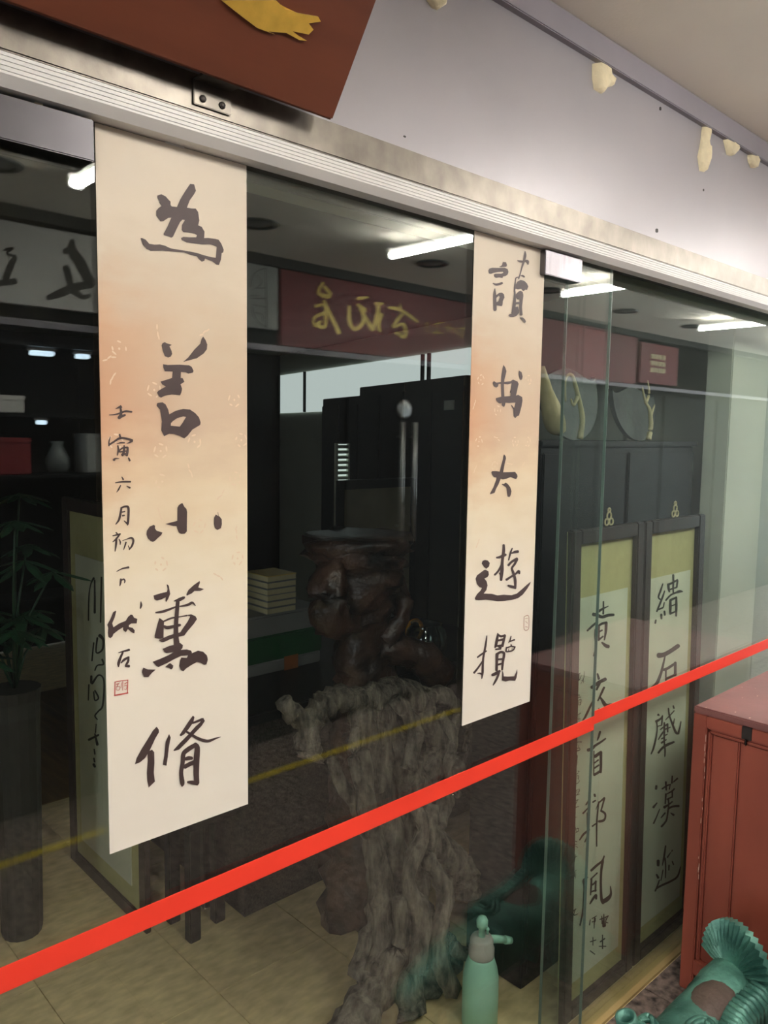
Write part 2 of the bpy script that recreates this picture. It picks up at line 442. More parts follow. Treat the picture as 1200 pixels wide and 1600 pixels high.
@ frame2 ink 0.0951748 -0.00741431 2323.19 -0.121323 -0.140923 647.519 -7.16479e-05 -6.49134e-06
S 295 440 60 285 510 60
S 310 860 30 220 970 60
S 375 1020 26 290 1230 36 225 1370 44
S 530 340 50 540 540 40
S 440 510 40 560 430 40 650 400 30
S 640 400 30 620 520 30
S 690 190 36 680 370 40
S 720 340 30 820 250 44
S 550 640 30 680 570 40 740 510 40
S 530 640 50 515 880 36
S 690 570 40 690 720 36
S 560 770 36 690 710 36
S 590 760 40 600 900 40 580 1080 44 540 1300 46 420 1450 50
S 490 970 70 600 900 40 690 830 36
S 600 1000 50 700 950 50 850 940 60
S 410 1230 30 510 1110 40
S 650 1110 20 720 1160 60
@ frame2 ink 0.0962747 -0.00749999 2336.84 -0.122725 -0.142551 404.111 -7.24759e-05 -6.56636e-06
S 340 550 80 340 660 70
S 300 890 40 340 970 60
S 460 780 30 410 1040 24
S 370 1030 30 310 1200 40 265 1300 40
S 300 1230 50 450 1150 50 650 1060 50 820 940 50 900 700 26
S 525 170 36 490 420 50 445 660 24
S 510 480 40 525 700 36 520 970 30
S 650 340 20 570 460 40
S 690 280 30 680 320 20
S 610 660 40 605 780 30
S 690 560 30 720 640 36
@ frame1 ink 0.0911342 -0.00709954 1911.62 -0.116172 -0.13494 1271.43 -6.86062e-05 -6.21576e-06
S 590 140 36 590 280 40 585 420 40
S 490 360 60 560 310 50 700 245 20
S 360 430 80 450 450 80 560 490 70 700 450 70 820 440 60
S 225 800 44 330 700 50 440 610 50
S 480 690 50 560 640 55 660 620 60
S 650 630 70 645 800 60 610 1010 30
S 405 770 44 400 950 50 415 1120 20
S 490 700 40 480 1020 40
S 500 820 40 560 790 36
S 490 1000 50 580 930 36
S 410 1200 30 375 1370 50
S 555 1070 40 640 1140 80 700 1160 80
@ frame1 ink 0.0911311 -0.0070993 1886.93 -0.116168 -0.134935 1072.33 -6.86039e-05 -6.21555e-06
S 600 180 40 630 290 60
S 470 490 80 540 440 70 640 370 80 780 300 80
S 640 400 70 580 540 44
S 750 490 50 690 620 50 610 790 30
S 530 740 40 430 930 50 330 1140 50 265 1240 30
S 650 690 30 720 800 70 800 900 90 960 870 50
S 500 1170 30 600 1030 40 635 960 20
@ frame1 ink 0.0891226 -0.00694283 1893.04 -0.113608 -0.131961 902.979 -6.70918e-05 -6.07856e-06
S 680 190 50 650 300 50 615 390 30
S 400 620 80 500 580 70 560 520 60 700 430 50 810 350 36
S 560 770 80 700 670 70
S 700 670 70 700 1000 60 690 1140 60
S 550 920 36 640 850 36
S 550 1040 40 650 970 40
S 540 1200 60 690 1110 60
S 535 640 26 530 1200 30
@ frame1 ink 0.0899427 -0.00700671 1899.95 -0.114653 -0.133176 711.525 -6.77092e-05 -6.13449e-06
S 550 160 50 560 200 50
S 460 220 24 350 400 40
S 510 340 40 570 300 40
S 450 420 30 280 600 40
S 390 600 60 390 910 50
S 440 560 20 430 800 20
S 500 900 40 580 840 30
S 200 1220 30 300 1080 50 430 980 40
S 410 1080 40 320 1270 30
S 650 330 34 620 600 36 600 900 36 600 1370 30
S 580 510 14 650 360 30 780 240 50
S 780 250 44 740 400 40 700 540 36
S 700 540 50 790 600 50 800 700 44 750 770 60 650 790 60
@ frame1 ink 0.102128 -0.00795596 1906.99 -0.130186 -0.151218 516.514 -7.68822e-05 -6.96557e-06
S 420 390 50 540 280 50 650 190 44 690 90 30
S 660 190 60 630 400 50 620 700 50 635 980 60 670 1060 70
S 660 1040 90 760 980 90 830 880 50 820 720 20
S 340 530 40 260 600 50 275 720 44 265 1000 40 245 1250 40 185 1530 30
S 410 570 30 545 440 30
S 425 560 40 420 700 40 405 900 26
S 440 690 30 520 620 40
S 515 610 40 505 820 36
S 420 830 36 520 800 36
S 395 1080 30 460 970 50 520 900 50 520 980 40
@ frame1 ink 0.102128 -0.00795596 1906.99 -0.130186 -0.151218 516.514 -7.68822e-05 -6.96557e-06
S 600 1410 24 700 1370 24 780 1330 20
S 685 1300 20 680 1550 60
S 640 1340 20 650 1500 30
S 770 1350 16 720 1450 20 770 1480 16
S 730 1360 14 715 1550 20
@ frame1 ink 0.102128 -0.00795596 1906.99 -0.130186 -0.151218 516.514 -7.68822e-05 -6.96557e-06
S 530 1335 20 440 1390 20
S 400 1410 16 385 1520 26
S 440 1460 20 510 1430 20
S 490 1360 24 480 1590 20
S 510 1380 16 500 1460 16
@ frame1 ink 0.423017 -0.0329539 1573.74 -0.539235 -0.62635 896.323 -0.000318449 -2.88516e-05
S 445 830 6 465 815 6
S 455 800 5 455 860 6
S 440 850 5 470 850 5
@ frame1 ink 0.423017 -0.0329539 1573.74 -0.539235 -0.62635 896.323 -0.000318449 -2.88516e-05
S 400 830 5 425 822 5
S 412 810 4 412 845 5
S 400 870 5 420 885 5
@ frame1 ink 0.0911311 -0.0070993 1886.93 -0.116168 -0.134935 1072.33 -6.86039e-05 -6.21555e-06
S 150 190 12 210 165 18
S 180 180 14 180 330 18
S 130 350 8 200 300 14 230 220 12
S 300 120 8 290 260 14 220 410 8
S 230 330 10 280 320 14 280 380 10
@ frame1 ink 0.0911311 -0.0070993 1886.93 -0.116168 -0.134935 1072.33 -6.86039e-05 -6.21555e-06
S 120 740 10 220 705 18
S 180 640 10 185 690 12
S 175 780 12 170 880 12
S 170 780 10 225 760 16 215 885 14
S 175 835 8 210 830 8
S 170 885 12 215 880 12
@ frame1 ink 0.0911311 -0.0070993 1886.93 -0.116168 -0.134935 1072.33 -6.86039e-05 -6.21555e-06
S 140 1120 10 220 1070 14
S 180 1070 8 175 1260 12
S 130 1210 12 210 1200 14
@ frame1 ink 0.0891226 -0.00694283 1893.04 -0.113608 -0.131961 902.979 -6.70918e-05 -6.07856e-06
S 100 480 14 160 430 12 245 430 24
S 140 470 10 130 570 14 200 570 16
S 180 500 10 170 560 10
S 75 650 24 200 620 20 200 580 12
S 145 740 18 140 960 8
@ frame1 ink 0.0891226 -0.00694283 1893.04 -0.113608 -0.131961 902.979 -6.70918e-05 -6.07856e-06
S 160 1110 16 190 1125 14
S 120 1190 12 170 1150 14
S 100 1240 12 105 1320 14
S 100 1240 10 175 1220 14 170 1310 14
S 110 1280 10 170 1270 10
S 80 1390 16 150 1400 14 200 1330 12
@ frame1 ink 0.0899427 -0.00700671 1899.95 -0.114653 -0.133176 711.525 -6.77092e-05 -6.13449e-06
S 110 80 12 190 30 12 190 90 14 120 180 12 110 80 12
S 120 120 10 190 70 10
S 110 180 14 200 150 12
S 65 190 14 60 230 10
@ frame1 ink 0.0899427 -0.00700671 1899.95 -0.114653 -0.133176 711.525 -6.77092e-05 -6.13449e-06
S 110 300 14 170 280 14
S 150 290 14 100 400 16 40 470 18 180 440 16
@ frame1 ink 0.0899427 -0.00700671 1899.95 -0.114653 -0.133176 711.525 -6.77092e-05 -6.13449e-06
S 70 660 24 60 760 16
S 60 700 14 130 690 12
@ frame1 ink 0.0899427 -0.00700671 1899.95 -0.114653 -0.133176 711.525 -6.77092e-05 -6.13449e-06
S 60 1020 14 70 1070 14 180 1010 14
S 80 980 10 170 950 16 170 1000 12
S 100 910 8 120 1030 12
@ frame1 ink 0.0899427 -0.00700671 1899.95 -0.114653 -0.133176 711.525 -6.77092e-05 -6.13449e-06
S 110 1250 20 140 1270 16
S 90 1330 12 140 1320 12
S 80 1350 10 160 1400 14
@ frame1 ink 0.102128 -0.00795596 1906.99 -0.130186 -0.151218 516.514 -7.68822e-05 -6.96557e-06
S 70 130 10 120 90 14
S 90 60 14 70 210 14
@ frame1 ink 0.102128 -0.00795596 1906.99 -0.130186 -0.151218 516.514 -7.68822e-05 -6.96557e-06
S 60 430 8 110 380 10
S 75 430 10 70 520 14
S 100 430 8 95 550 10
@ frame1 ink 0.102128 -0.00795596 1906.99 -0.130186 -0.151218 516.514 -7.68822e-05 -6.96557e-06
S 10 1260 20 100 1190 24
S 80 1220 16 60 1320 16 140 1290 14
@ cursive ink -0.759566 -0.0157586 2709.18 0.606242 -0.596338 864.579 0.000347693 -2.7086e-05
S 810 180 30 840 220 20 830 300 16 780 320 12 790 200 16
S 760 240 12 745 390 12
S 830 380 16 840 420 14 790 430 12 770 470 12
@ cursive ink -0.759566 -0.0157586 2709.18 0.606242 -0.596338 864.579 0.000347693 -2.7086e-05
S 740 520 20 745 580 20 800 510 14 845 560 14 835 760 16 800 810 14 770 850 12 790 880 10
S 720 590 12 715 720 10
S 770 640 14 800 700 14 770 720 12 760 650 12
@ cursive ink -0.759566 -0.0157586 2709.18 0.606242 -0.596338 864.579 0.000347693 -2.7086e-05
S 780 920 8 775 990 10
S 720 1050 20 800 1010 16
S 770 1000 12 790 1090 24
S 765 1130 12 770 1170 12
S 762 1205 14 768 1235 14
S 760 1255 22 770 1275 20
@ cursive ink -0.590524 -0.0122515 2649.45 0.471323 -0.463623 1458.5 0.000270314 -2.1058e-05
S 950 960 24 920 1020 14 900 1150 14 895 1400 14
S 960 980 16 960 1320 24
S 1030 950 16 1020 1420 16
@ redsign gold 0.54858 -0.0427355 2687.07 -0.24129 -0.778178 2601.33 -0.000146777 -1.76955e-05
S 120 100 20 85 170 24 150 200 30 170 180 24 130 130 24
S 125 230 20 170 330 26 235 460 30
S 70 270 22 120 260 20 140 310 26 60 350 22 55 410 22 100 380 26
S 60 400 26 130 420 26 140 330 26
@ redsign gold 0.54858 -0.0427355 2687.07 -0.24129 -0.778178 2601.33 -0.000146777 -1.76955e-05
S 370 215 26 440 205 16
S 310 270 18 310 380 26 350 435 30 400 400 26 420 350 24
S 370 260 24 420 300 26 400 310 22
S 390 290 22 440 380 26 480 440 24
S 500 250 24 550 250 20
S 520 260 26 510 340 26 480 430 22
S 500 340 20 545 330 20 520 390 24 530 450 22
@ redsign gold 0.54858 -0.0427355 2687.07 -0.24129 -0.778178 2601.33 -0.000146777 -1.76955e-05
S 590 280 14 640 285 26 700 310 22 800 380 18
S 675 250 10 680 300 20
S 690 330 26 640 390 22 630 420 20 700 400 24 710 490 28 650 460 22
@ redsign gold 0.54858 -0.0427355 2687.07 -0.24129 -0.778178 2601.33 -0.000146777 -1.76955e-05
S 867 390 12 868 430 10
S 868 445 10 868 450 10
@ redsign gold 0.54858 -0.0427355 2687.07 -0.24129 -0.778178 2601.33 -0.000146777 -1.76955e-05
S 920 400 8 990 385 10
S 950 380 8 940 460 8
S 910 460 10 985 465 10
@ redsign gold 0.54858 -0.0427355 2687.07 -0.24129 -0.778178 2601.33 -0.000146777 -1.76955e-05
S 1000 420 8 1060 430 10
S 1030 400 8 1020 450 10
@ redsign gold 0.54858 -0.0427355 2687.07 -0.24129 -0.778178 2601.33 -0.000146777 -1.76955e-05
S 1060 440 8 1110 480 8
S 1130 420 8 1120 500 10
S 1090 430 8 1140 430 8
@ whitesign ink 0.306571 -0.0238825 1126.59 -0.134844 -0.434881 2873.03 -8.20255e-05 -9.88904e-06
S 40 1050 20 130 1030 24 70 1080 22 150 1110 30
S 150 1120 50 100 1220 70 60 1330 60
S 0 1370 60 150 1350 60
@ whitesign ink 0.306571 -0.0238825 1126.59 -0.134844 -0.434881 2873.03 -8.20255e-05 -9.88904e-06
S 700 960 50 700 1060 90 780 1180 110 860 1350 90
S 630 1060 60 700 1050 60
S 640 1220 70 670 1320 70 700 1420 70 800 1500 50 860 1490 40
S 470 1510 50 600 1460 80 750 1400 80 880 1390 60
@ plaque gold 0.270997 -0.0211112 332.832 0.116992 -0.323368 0.810647 -0.000183119 -0.000212184
P 690 0 860 0 885 25 930 40 990 50 998 65 960 70 975 90 960 105 910 95 930 110 955 125 930 122 890 100 830 95 855 105 800 85 760 55
@ plaque goldthin 0.270997 -0.0211112 332.832 0.116992 -0.323368 0.810647 -0.000183119 -0.000212184
S 850 0 8 880 22 10 930 45 8 960 55 6
@ fascia foam 0.404967 -0.0315477 983.331 -0.60302 -0.625684 2467.6 -0.000355386 -4.28455e-05
P 650 200 680 192 700 205 705 235 718 250 712 270 690 275 678 294 655 280 650 245
@ fascia foam 0.404967 -0.0315477 983.331 -0.60302 -0.625684 2467.6 -0.000355386 -4.28455e-05
P 993 395 1012 392 1014 412 1003 418 1005 450 1016 460 1014 500 1000 538 985 535 979 490 988 445
@ fascia foam 0.404967 -0.0315477 983.331 -0.60302 -0.625684 2467.6 -0.000355386 -4.28455e-05
P 1058 430 1075 430 1090 448 1109 460 1100 472 1085 488 1070 484
@ fascia foam 0.404967 -0.0315477 983.331 -0.60302 -0.625684 2467.6 -0.000355386 -4.28455e-05
P 1135 485 1160 480 1171 495 1160 525 1145 525 1137 505
@ fascia foam 0.404967 -0.0315477 983.331 -0.60302 -0.625684 2467.6 -0.000355386 -4.28455e-05
P 132 0 190 0 185 20 165 32 148 25
@ fascia hole 0.404967 -0.0315477 983.331 -0.60302 -0.625684 2467.6 -0.000355386 -4.28455e-05
S 62 426 6 66 428 6
S 863 337 7 863 343 7
S 852 718 9 852 724 9
S 998 592 5 998 596 5
@ lattice ink 0.472771 -0.0368298 2279.9 -0.207946 -0.67064 2666.97 -0.000126493 -1.52501e-05
S 60 340 10 70 280 10 110 220 10 180 195 10
S 65 430 10 180 430 10
S 60 410 8 130 410 8
S 100 350 8 180 350 8
S 75 500 10 90 570 10 140 630 10 200 660 10
S 80 480 8 180 500 8
S 180 200 8 190 660 8
S 110 250 8 150 300 8 120 340 8
S 100 540 8 150 560 8 160 610 8
""")
# ------------------------------------------------------------------ materials
M = {}
M['fascia'] = mat('fascia_paint', srgb(158, 154, 157), .38, .25, .05, 2.2, .03, 9, spec=.5)
M['angle'] = mat('grey_steel', srgb(140, 134, 140), .5, .2, .08, 6)
M['ceil'] = mat('ceiling_paint', srgb(240, 232, 216), .8, 0, .04, 3, .05, 120)
M['ceil_in'] = mat('shop_ceiling', srgb(70, 68, 60), .9, 0, .1, 3)
M['steel'] = mat('brushed_steel', srgb(118, 112, 104), .40, 1., .24, 26, .06, 40, stretch=(1., 1, .8))
M['alu'] = mat('white_aluminium', srgb(206, 203, 198), .4, .0, .05, 5, 0, stretch=(.3, 1, 4))
M['alu_in'] = mat('inner_aluminium', srgb(160, 168, 155), .5, .2, .05, 5)
M['dark'] = mat('dark_gap', srgb(40, 38, 34), .7, 0, .1, 5)
M['clamp'] = mat('polished_steel', srgb(70, 68, 70), .34, 1., .12, 9, .02, 30)
M['clamp2'] = mat('bright_steel', srgb(120, 116, 120), .26, 1., .3, 9, .02, 30, stretch=(4, 1, .3))
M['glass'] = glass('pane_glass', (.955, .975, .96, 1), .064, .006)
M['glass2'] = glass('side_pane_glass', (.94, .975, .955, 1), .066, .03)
M['glass_edge'] = mat('glass_edge', srgb(104, 124, 114), .3, 0, .1, 5)
M['ink'] = mat('ink', srgb(70, 54, 52), .55, 0, .12, 30)
M['ink2'] = mat('frame_ink', srgb(52, 50, 44), .7, 0, .2, 30)
M['seal'] = mat('seal_red', srgb(190, 84, 74), .6, 0, .15, 90)
M['seal2'] = mat('seal_brown', srgb(170, 120, 104), .6, 0, .15, 90)
M['tape'] = mat('red_tape', srgb(255, 66, 46), .45, 0, .04, 6)
M['wood'] = mat('plaque_wood', srgb(96, 50, 32), .38, 0, .28, 3.5, .05, 14, coat=.3, stretch=(.35, 3, 3))
M['gold'] = mat('gold_leaf', srgb(214, 172, 76), .3, .45, .25, 18, .25, 30)
M['foam'] = mat('foam', srgb(226, 212, 176), .9, 0, .1, 30, .5, 50)
M['redwood'] = mat('red_lacquer', srgb(142, 70, 54), .42, 0, .20, 6, .10, 40, stretch=(1, 1, .35))
M['redtop'] = mat('red_lacquer_top', srgb(126, 78, 74), .5, 0, .16, 7, .08, 40)
M['iron'] = mat('dark_iron', srgb(52, 46, 44), .5, .6, .2, 20)
M['bronze'] = mat('patina_bronze', srgb(52, 110, 98), .38, .35, .45, 9, .35, 45, c2=srgb(112, 168, 150))
M['bronze_br'] = mat('brown_bronze', srgb(92, 76, 68), .55, .2, .25, 14, .3, 60)
M['granite'] = mat('pink_granite', srgb(74, 63, 58), .5, 0, .75, 34, 0, c2=srgb(156, 136, 126), spec=.3)
M['tilein'] = mat('tan_floor', srgb(222, 200, 150), .55, 0, .22, 14, .05, 60, stretch=(1, 2.2, 1))
M['plank'] = mat('floor_plank', srgb(120, 92, 50), .5, 0, .25, 6, .05, 20, stretch=(4, .5, 1))
M['strip'] = mat('pale_threshold', srgb(178, 152, 100), .6, 0, .12, 9, stretch=(.4, 3, 1))
M['blackwood'] = mat('black_lacquer', srgb(19, 21, 22), .45, 0, .25, 9, spec=.25)
M['frame'] = mat('frame_wood', srgb(58, 46, 42), .4, 0, .3, 10, stretch=(2, 2, .3))
M['silk'] = mat('silk_mount', srgb(182, 178, 126), .8, 0, .05, 40)
M['rice'] = mat('rice_paper', srgb(204, 208, 184), .85, 0, .05, 7, .1, 20)
M['cloth'] = mat('dark_cloth', srgb(46, 42, 38), .95, 0, .6, 120, .4, 200)
M['root'] = mat('dusty_root', srgb(74, 68, 60), .9, 0, .6, 14, 1., 45, c2=srgb(140, 130, 116), stretch=(3, 3, .8))
M['burl'] = mat('dark_burl', srgb(22, 18, 15), .34, 0, .7, 9, 1., 26, c2=srgb(88, 62, 50))
M['mint'] = mat('mint_plastic', srgb(164, 216, 190), .35, 0, .04, 4)
M['greyp'] = mat('grey_plastic', srgb(176, 170, 160), .45, 0, .05, 4)
M['leaf'] = mat('leaf', srgb(30, 62, 40), .4, 0, .4, 12)
M['white'] = mat('white_paint', srgb(205, 210, 196), .6, 0, .05, 3)
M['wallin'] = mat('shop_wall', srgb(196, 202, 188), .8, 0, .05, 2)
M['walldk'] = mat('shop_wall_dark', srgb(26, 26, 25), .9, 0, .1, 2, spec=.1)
M['page'] = mat('page', srgb(214, 204, 164), .8, 0, .08, 60, stretch=(1, 1, 12))
M['green'] = mat('green_plastic', srgb(34, 92, 52), .4, 0, .05, 5)
M['greybox'] = mat('grey_box', srgb(150, 150, 146), .5, 0, .06, 5)
M['orange'] = mat('orange_label', srgb(176, 104, 50), .6, 0, .05, 9)
M['yellow'] = mat('yellow_paint', srgb(214, 184, 40), .6, 0, .1, 20)
M['signred'] = mat('sign_red', srgb(122, 38, 40), .5, 0, .06, 2)
M['signwhite'] = mat('sign_white', srgb(196, 192, 186), .6, 0, .05, 2)
M['goldpaint'] = mat('gold_paint', srgb(226, 196, 96), .4, .2, .08, 9)
M['slate'] = mat('slate_slab', srgb(92, 98, 96), .55, 0, .35, 9, .3, 30)
M['bone'] = mat('bone', srgb(196, 186, 146), .6, 0, .15, 20, .2, 40)
M['canvas'] = mat('canvas', srgb(96, 90, 74), .8, 0, .2, 6)
M['amber'] = mat('amber', srgb(206, 140, 50), .2, 0, .2, 9)
M['tubelight'] = emis('tube_glow', (1, .985, .955, 1), TUBE_POWER)
M['winlight'] = emis('window_glow', (.80, .90, .88, 1), .15)
M['chrome'] = mat('satin_chrome', srgb(196, 196, 194), .4, .9, .05, 9)
M['planter'] = mat('dark_planter', srgb(40, 38, 33), .6, 0, .2, 9)
M['smoke'] = mat('smoked_panel', srgb(16, 18, 19), .6, 0, .2, 2, spec=.12)

def paper_mat(name):
    m = bpy.data.materials.new(name); m.use_nodes = True; nt = m.node_tree; b = nt.nodes['Principled BSDF']
    b.inputs['Roughness'].default_value = .75; b.inputs['Specular IOR Level'].default_value = .25
    tc = nt.nodes.new('ShaderNodeTexCoord'); sp = nt.nodes.new('ShaderNodeSeparateXYZ'); nt.links.new(tc.outputs['Generated'], sp.inputs[0])
    n = nt.nodes.new('ShaderNodeTexNoise'); n.inputs['Scale'].default_value = 5; n.inputs['Detail'].default_value = 7
    mp = nt.nodes.new('ShaderNodeMapping'); mp.inputs['Scale'].default_value = (2.2, 1, 5.); nt.links.new(tc.outputs['Object'], mp.inputs[0]); nt.links.new(mp.outputs[0], n.inputs[0])
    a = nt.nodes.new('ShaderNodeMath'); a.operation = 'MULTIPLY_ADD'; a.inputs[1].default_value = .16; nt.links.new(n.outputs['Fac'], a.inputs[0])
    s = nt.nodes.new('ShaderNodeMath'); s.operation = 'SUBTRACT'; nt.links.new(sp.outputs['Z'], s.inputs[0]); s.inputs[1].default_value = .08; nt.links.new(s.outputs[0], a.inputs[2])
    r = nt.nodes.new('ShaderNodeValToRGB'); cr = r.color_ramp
    stops = [(0, (236, 228, 214)), (.28, (232, 222, 204)), (.42, (222, 208, 182)), (.52, (216, 196, 166)), (.62, (200, 176, 152)), (.72, (200, 180, 156)), (.82, (204, 189, 168)), (.9, (210, 197, 178)), (1, (210, 199, 182))]  # print tone; upper stops also darkened, painted shade against stronger lamp light there
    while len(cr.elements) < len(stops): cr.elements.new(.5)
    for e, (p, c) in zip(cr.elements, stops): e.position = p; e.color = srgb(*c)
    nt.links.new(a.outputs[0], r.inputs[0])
    # browner old-paper tint towards the left border, half way up
    band = nt.nodes.new('ShaderNodeValToRGB'); br = band.color_ramp
    for p, v in ((.45, 0), (.62, 1), (.74, .8), (.84, 0)):
        e = br.elements.new(p); e.color = (v, v, v, 1)
    br.elements[0].color = (0, 0, 0, 1); br.elements[-1].color = (0, 0, 0, 1)
    nt.links.new(a.outputs[0], band.inputs[0])
    ex = nt.nodes.new('ShaderNodeMapRange'); ex.inputs[1].default_value = .0; ex.inputs[2].default_value = .55; ex.inputs[3].default_value = .72; ex.inputs[4].default_value = 0
    nt.links.new(sp.outputs['X'], ex.inputs[0])
    k = nt.nodes.new('ShaderNodeMath'); k.operation = 'MULTIPLY'; nt.links.new(band.outputs[0], k.inputs[0]); nt.links.new(ex.outputs[0], k.inputs[1])
    mx = nt.nodes.new('ShaderNodeMix'); mx.data_type = 'RGBA'; nt.links.new(k.outputs[0], mx.inputs['Factor'])
    nt.links.new(r.outputs[0], mx.inputs['A']); mx.inputs['B'].default_value = srgb(196, 142, 106)
    nt.links.new(mx.outputs['Result'], b.inputs['Base Color'])
    return m
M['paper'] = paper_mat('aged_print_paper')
M['flower'] = mat('pale_flower_print', srgb(218, 194, 166), .8, 0, .04, 9)

# ------------------------------------------------------------------ the setting
HC = 2.63                       # corridor ceiling
WOP = -2.44                     # opposite shop front
def struct(name, mb, m, parent=None, bevel=0., label=None, cat=None):
    o = mb.build(name, m, parent, bevel)
    if not parent: tag(o, label, cat, kind='structure')
    return o
fl = struct('floor', MB().box(-5, 10, WOP-.1, .02, -.06, -.006), M['granite'], label='speckled pink granite corridor floor outside the shop', cat='floor')
tile = None
for i in range(25):
    for j in range(4):
        x, y = -5+.6*i, -.58-.6*j
        if tile is None:
            tile = MB().box(.002, .598, .002, .598, -.02, 0).build('tile', M['granite'], fl); tile.location = (x, y, 0)
        else:
            t = tile.copy(); col.objects.link(t); t.parent = fl; t.location = (x, y, 0)
fi = struct('floor.001', MB().box(-2, 5, .02, 5.3, -.06, -.006), M['tilein'], label='tan stone floor inside the shop behind the glass', cat='floor')
tile = None
for i in range(12):
    for j in range(6):
        x, y = .0+.4*i-.4, .09+.4*j
        if x+.4 > 3.3: continue
        if tile is None:
            tile = MB().box(.0015, .3985, .0015, .3985, -.02, 0).build('tile', M['tilein'], fi); tile.location = (x, y, 0)
        else:
            t = tile.copy(); col.objects.link(t); t.parent = fi; t.location = (x, y, 0)
pk = None
for i in range(16):
    x = .2+.13*i
    if pk is None:
        pk = MB().box(.001, .129, 0, 1.6, -.02, 0).build('plank', M['plank'], fi); pk.location = (x, 2.5, 0)
    else:
        t = pk.copy(); col.objects.link(t); t.parent = fi; t.location = (x, 2.5, 0)
struct('trim_1', MB().box(-2, 4.2, .024, .088, -.006, .004), M['strip'], label='pale wooden threshold strip under the glass', cat='threshold')
struct('ceiling', MB().box(-5, 10, WOP-.1, -.02, HC, HC+.05), M['ceil'], label='off-white painted corridor ceiling', cat='ceiling')
struct('ceiling.001', MB().box(-2, 5, .16, 5.3, 2.45, 2.5), M['ceil_in'], label='dark ceiling inside the shop', cat='ceiling')
wf = struct('wall_front', MB().box(-5, 8, -.032, .16, 2.231, HC+.05), M['fascia'], label='grey-lilac metal fascia above the glass shop front', cat='wall')
struct('trim_2', MB().box(-5, 8, -.048, -.030, 2.572, HC), M['angle'], bevel=.002, label='dark grey steel angle where fascia meets ceiling', cat='trim')
struct('trim_3', MB().box(-5, 8, -.040, .10, 2.177, 2.231), M['steel'], bevel=.002, label='worn brushed steel strip above the white track', cat='trim')
mb = MB()
mb.box(-5, 8, -.040, .0, 2.150, 2.1755)
for k in range(4): mb.box(-5, 8, -.0412, -.038, 2.1535+.0057*k, 2.1575+.0057*k)
mb.add([(-5, -.040, 2.150), (8, -.040, 2.150), (8, -.028, 2.138), (-5, -.028, 2.138), (-5, .0, 2.150), (8, .0, 2.150), (8, .0, 2.138), (-5, .0, 2.138)],
       [(0, 1, 2, 3), (3, 2, 6, 7), (4, 5, 6, 7), (0, 1, 5, 4), (0, 3, 7, 4), (1, 2, 6, 5)])
struct('trim_4', mb, M['alu'], label='ridged white aluminium sliding track', cat='track')
struct('trim_5', MB().box(-5, 8, .001, .10, 2.168, 2.177), M['dark'], label='dark channel that holds the glass panes', cat='channel')
struct('trim_6', MB().box(-2, 4.2, .10, .155, 2.150, 2.25), M['alu_in'], bevel=.002, label='pale inner aluminium header behind the glass', cat='header')
# shop room behind the glass
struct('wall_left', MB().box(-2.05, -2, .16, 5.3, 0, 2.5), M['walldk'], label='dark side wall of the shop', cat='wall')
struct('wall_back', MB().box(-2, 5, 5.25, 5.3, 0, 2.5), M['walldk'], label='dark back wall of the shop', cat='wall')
WA, WB = Vector((3.36, .32, 0)), Vector((4.55, 5.25, 0)); wd_ = (WB-WA).normalized(); wn = Vector((wd_.y, -wd_.x, 0))
struct('wall_right', MB().obox(WA, WB-WA, wn*.06, (0, 0, 2.5)), M['wallin'], label='pale side wall of the shop behind the cabinets', cat='wall')
struct('wall_right.001', MB().box(3.0, 3.34, .20, .30, 0, 2.45), M['white'], bevel=.004, label='white painted pilaster beside the shop side wall', cat='pilaster')
wr = struct('window_3', MB().obox(WA+wd_*1.7-wn*.012+Vector((0, 0, 1.9)), wd_*3.36, wn*.014, (0, 0, .36)), M['winlight'], label='bright window strip above the black cabinets', cat='window')
for k in (.0, .66, .74, 2.72, 3.33):
    MB().obox(WA+wd_*(1.7+k)-wn*.03+Vector((0, 0, 1.9)), wd_*.025, wn*.02, (0, 0, .36)).build('mullion', M['walldk'], wr)
struct('wall_right.002', MB().box(3.34, 4.6, .26, .30, 0, 2.45), M['alu_in'], label='grey-green wall panel right of the white pilaster', cat='wall')
# opposite side of the corridor
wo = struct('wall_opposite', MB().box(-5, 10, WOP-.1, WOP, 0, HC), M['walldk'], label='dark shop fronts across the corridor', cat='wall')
for i in range(11):
    x = -3+1.1*i
    MB().box(x+.03, x+1.07, WOP+.0, WOP+.02, .12, 2.1).build('pane', M['smoke'], wo)
struct('trim_7', MB().box(-5, 10, WOP, WOP+.05, 2.145, 2.175), M['angle'], label='pale sill under the signs across the corridor', cat='trim')
struct('trim_8', MB().box(-5, 10, WOP, WOP+.06, 2.58, HC), M['dark'], label='dark band above the signs across the corridor', cat='trim')

# ------------------------------------------------------------------ glass panes
def pane(name, x0, x1, y, m, label):
    o = tag(MB().box(x0, x1, y, y+.008, .004, 2.168).build(name, m), label, 'window', kind='structure'); return o
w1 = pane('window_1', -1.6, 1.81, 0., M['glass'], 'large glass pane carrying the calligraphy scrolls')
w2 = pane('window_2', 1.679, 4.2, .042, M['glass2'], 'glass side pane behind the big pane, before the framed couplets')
MB().box(1.8100, 1.8113, .0, .008, .004, 2.168).build('glass_edge', M['glass_edge'], w1)
MB().box(1.6772, 1.679, .042, .050, .004, 2.168).build('glass_edge', M['glass_edge'], w2)
c = MB().box(-.6, .467, -.022, .034, 2.078, 2.132).build('clamp_rail', M['clamp'], w1, .0015, 'long brushed steel clamp rail')
MB().box(.395, .405, -.0105, .0, 2.132, 2.140).build('pin', M['foam'], c)
c = MB().box(1.50, 1.647, -.017, .03, 2.081, 2.135).build('clamp_plate', M['clamp2'], w1, .0015, 'polished steel patch clamp')
MB().box(1.556, 1.572, -.008, .004, 2.135, 2.142).build('pin', M['foam'], c)
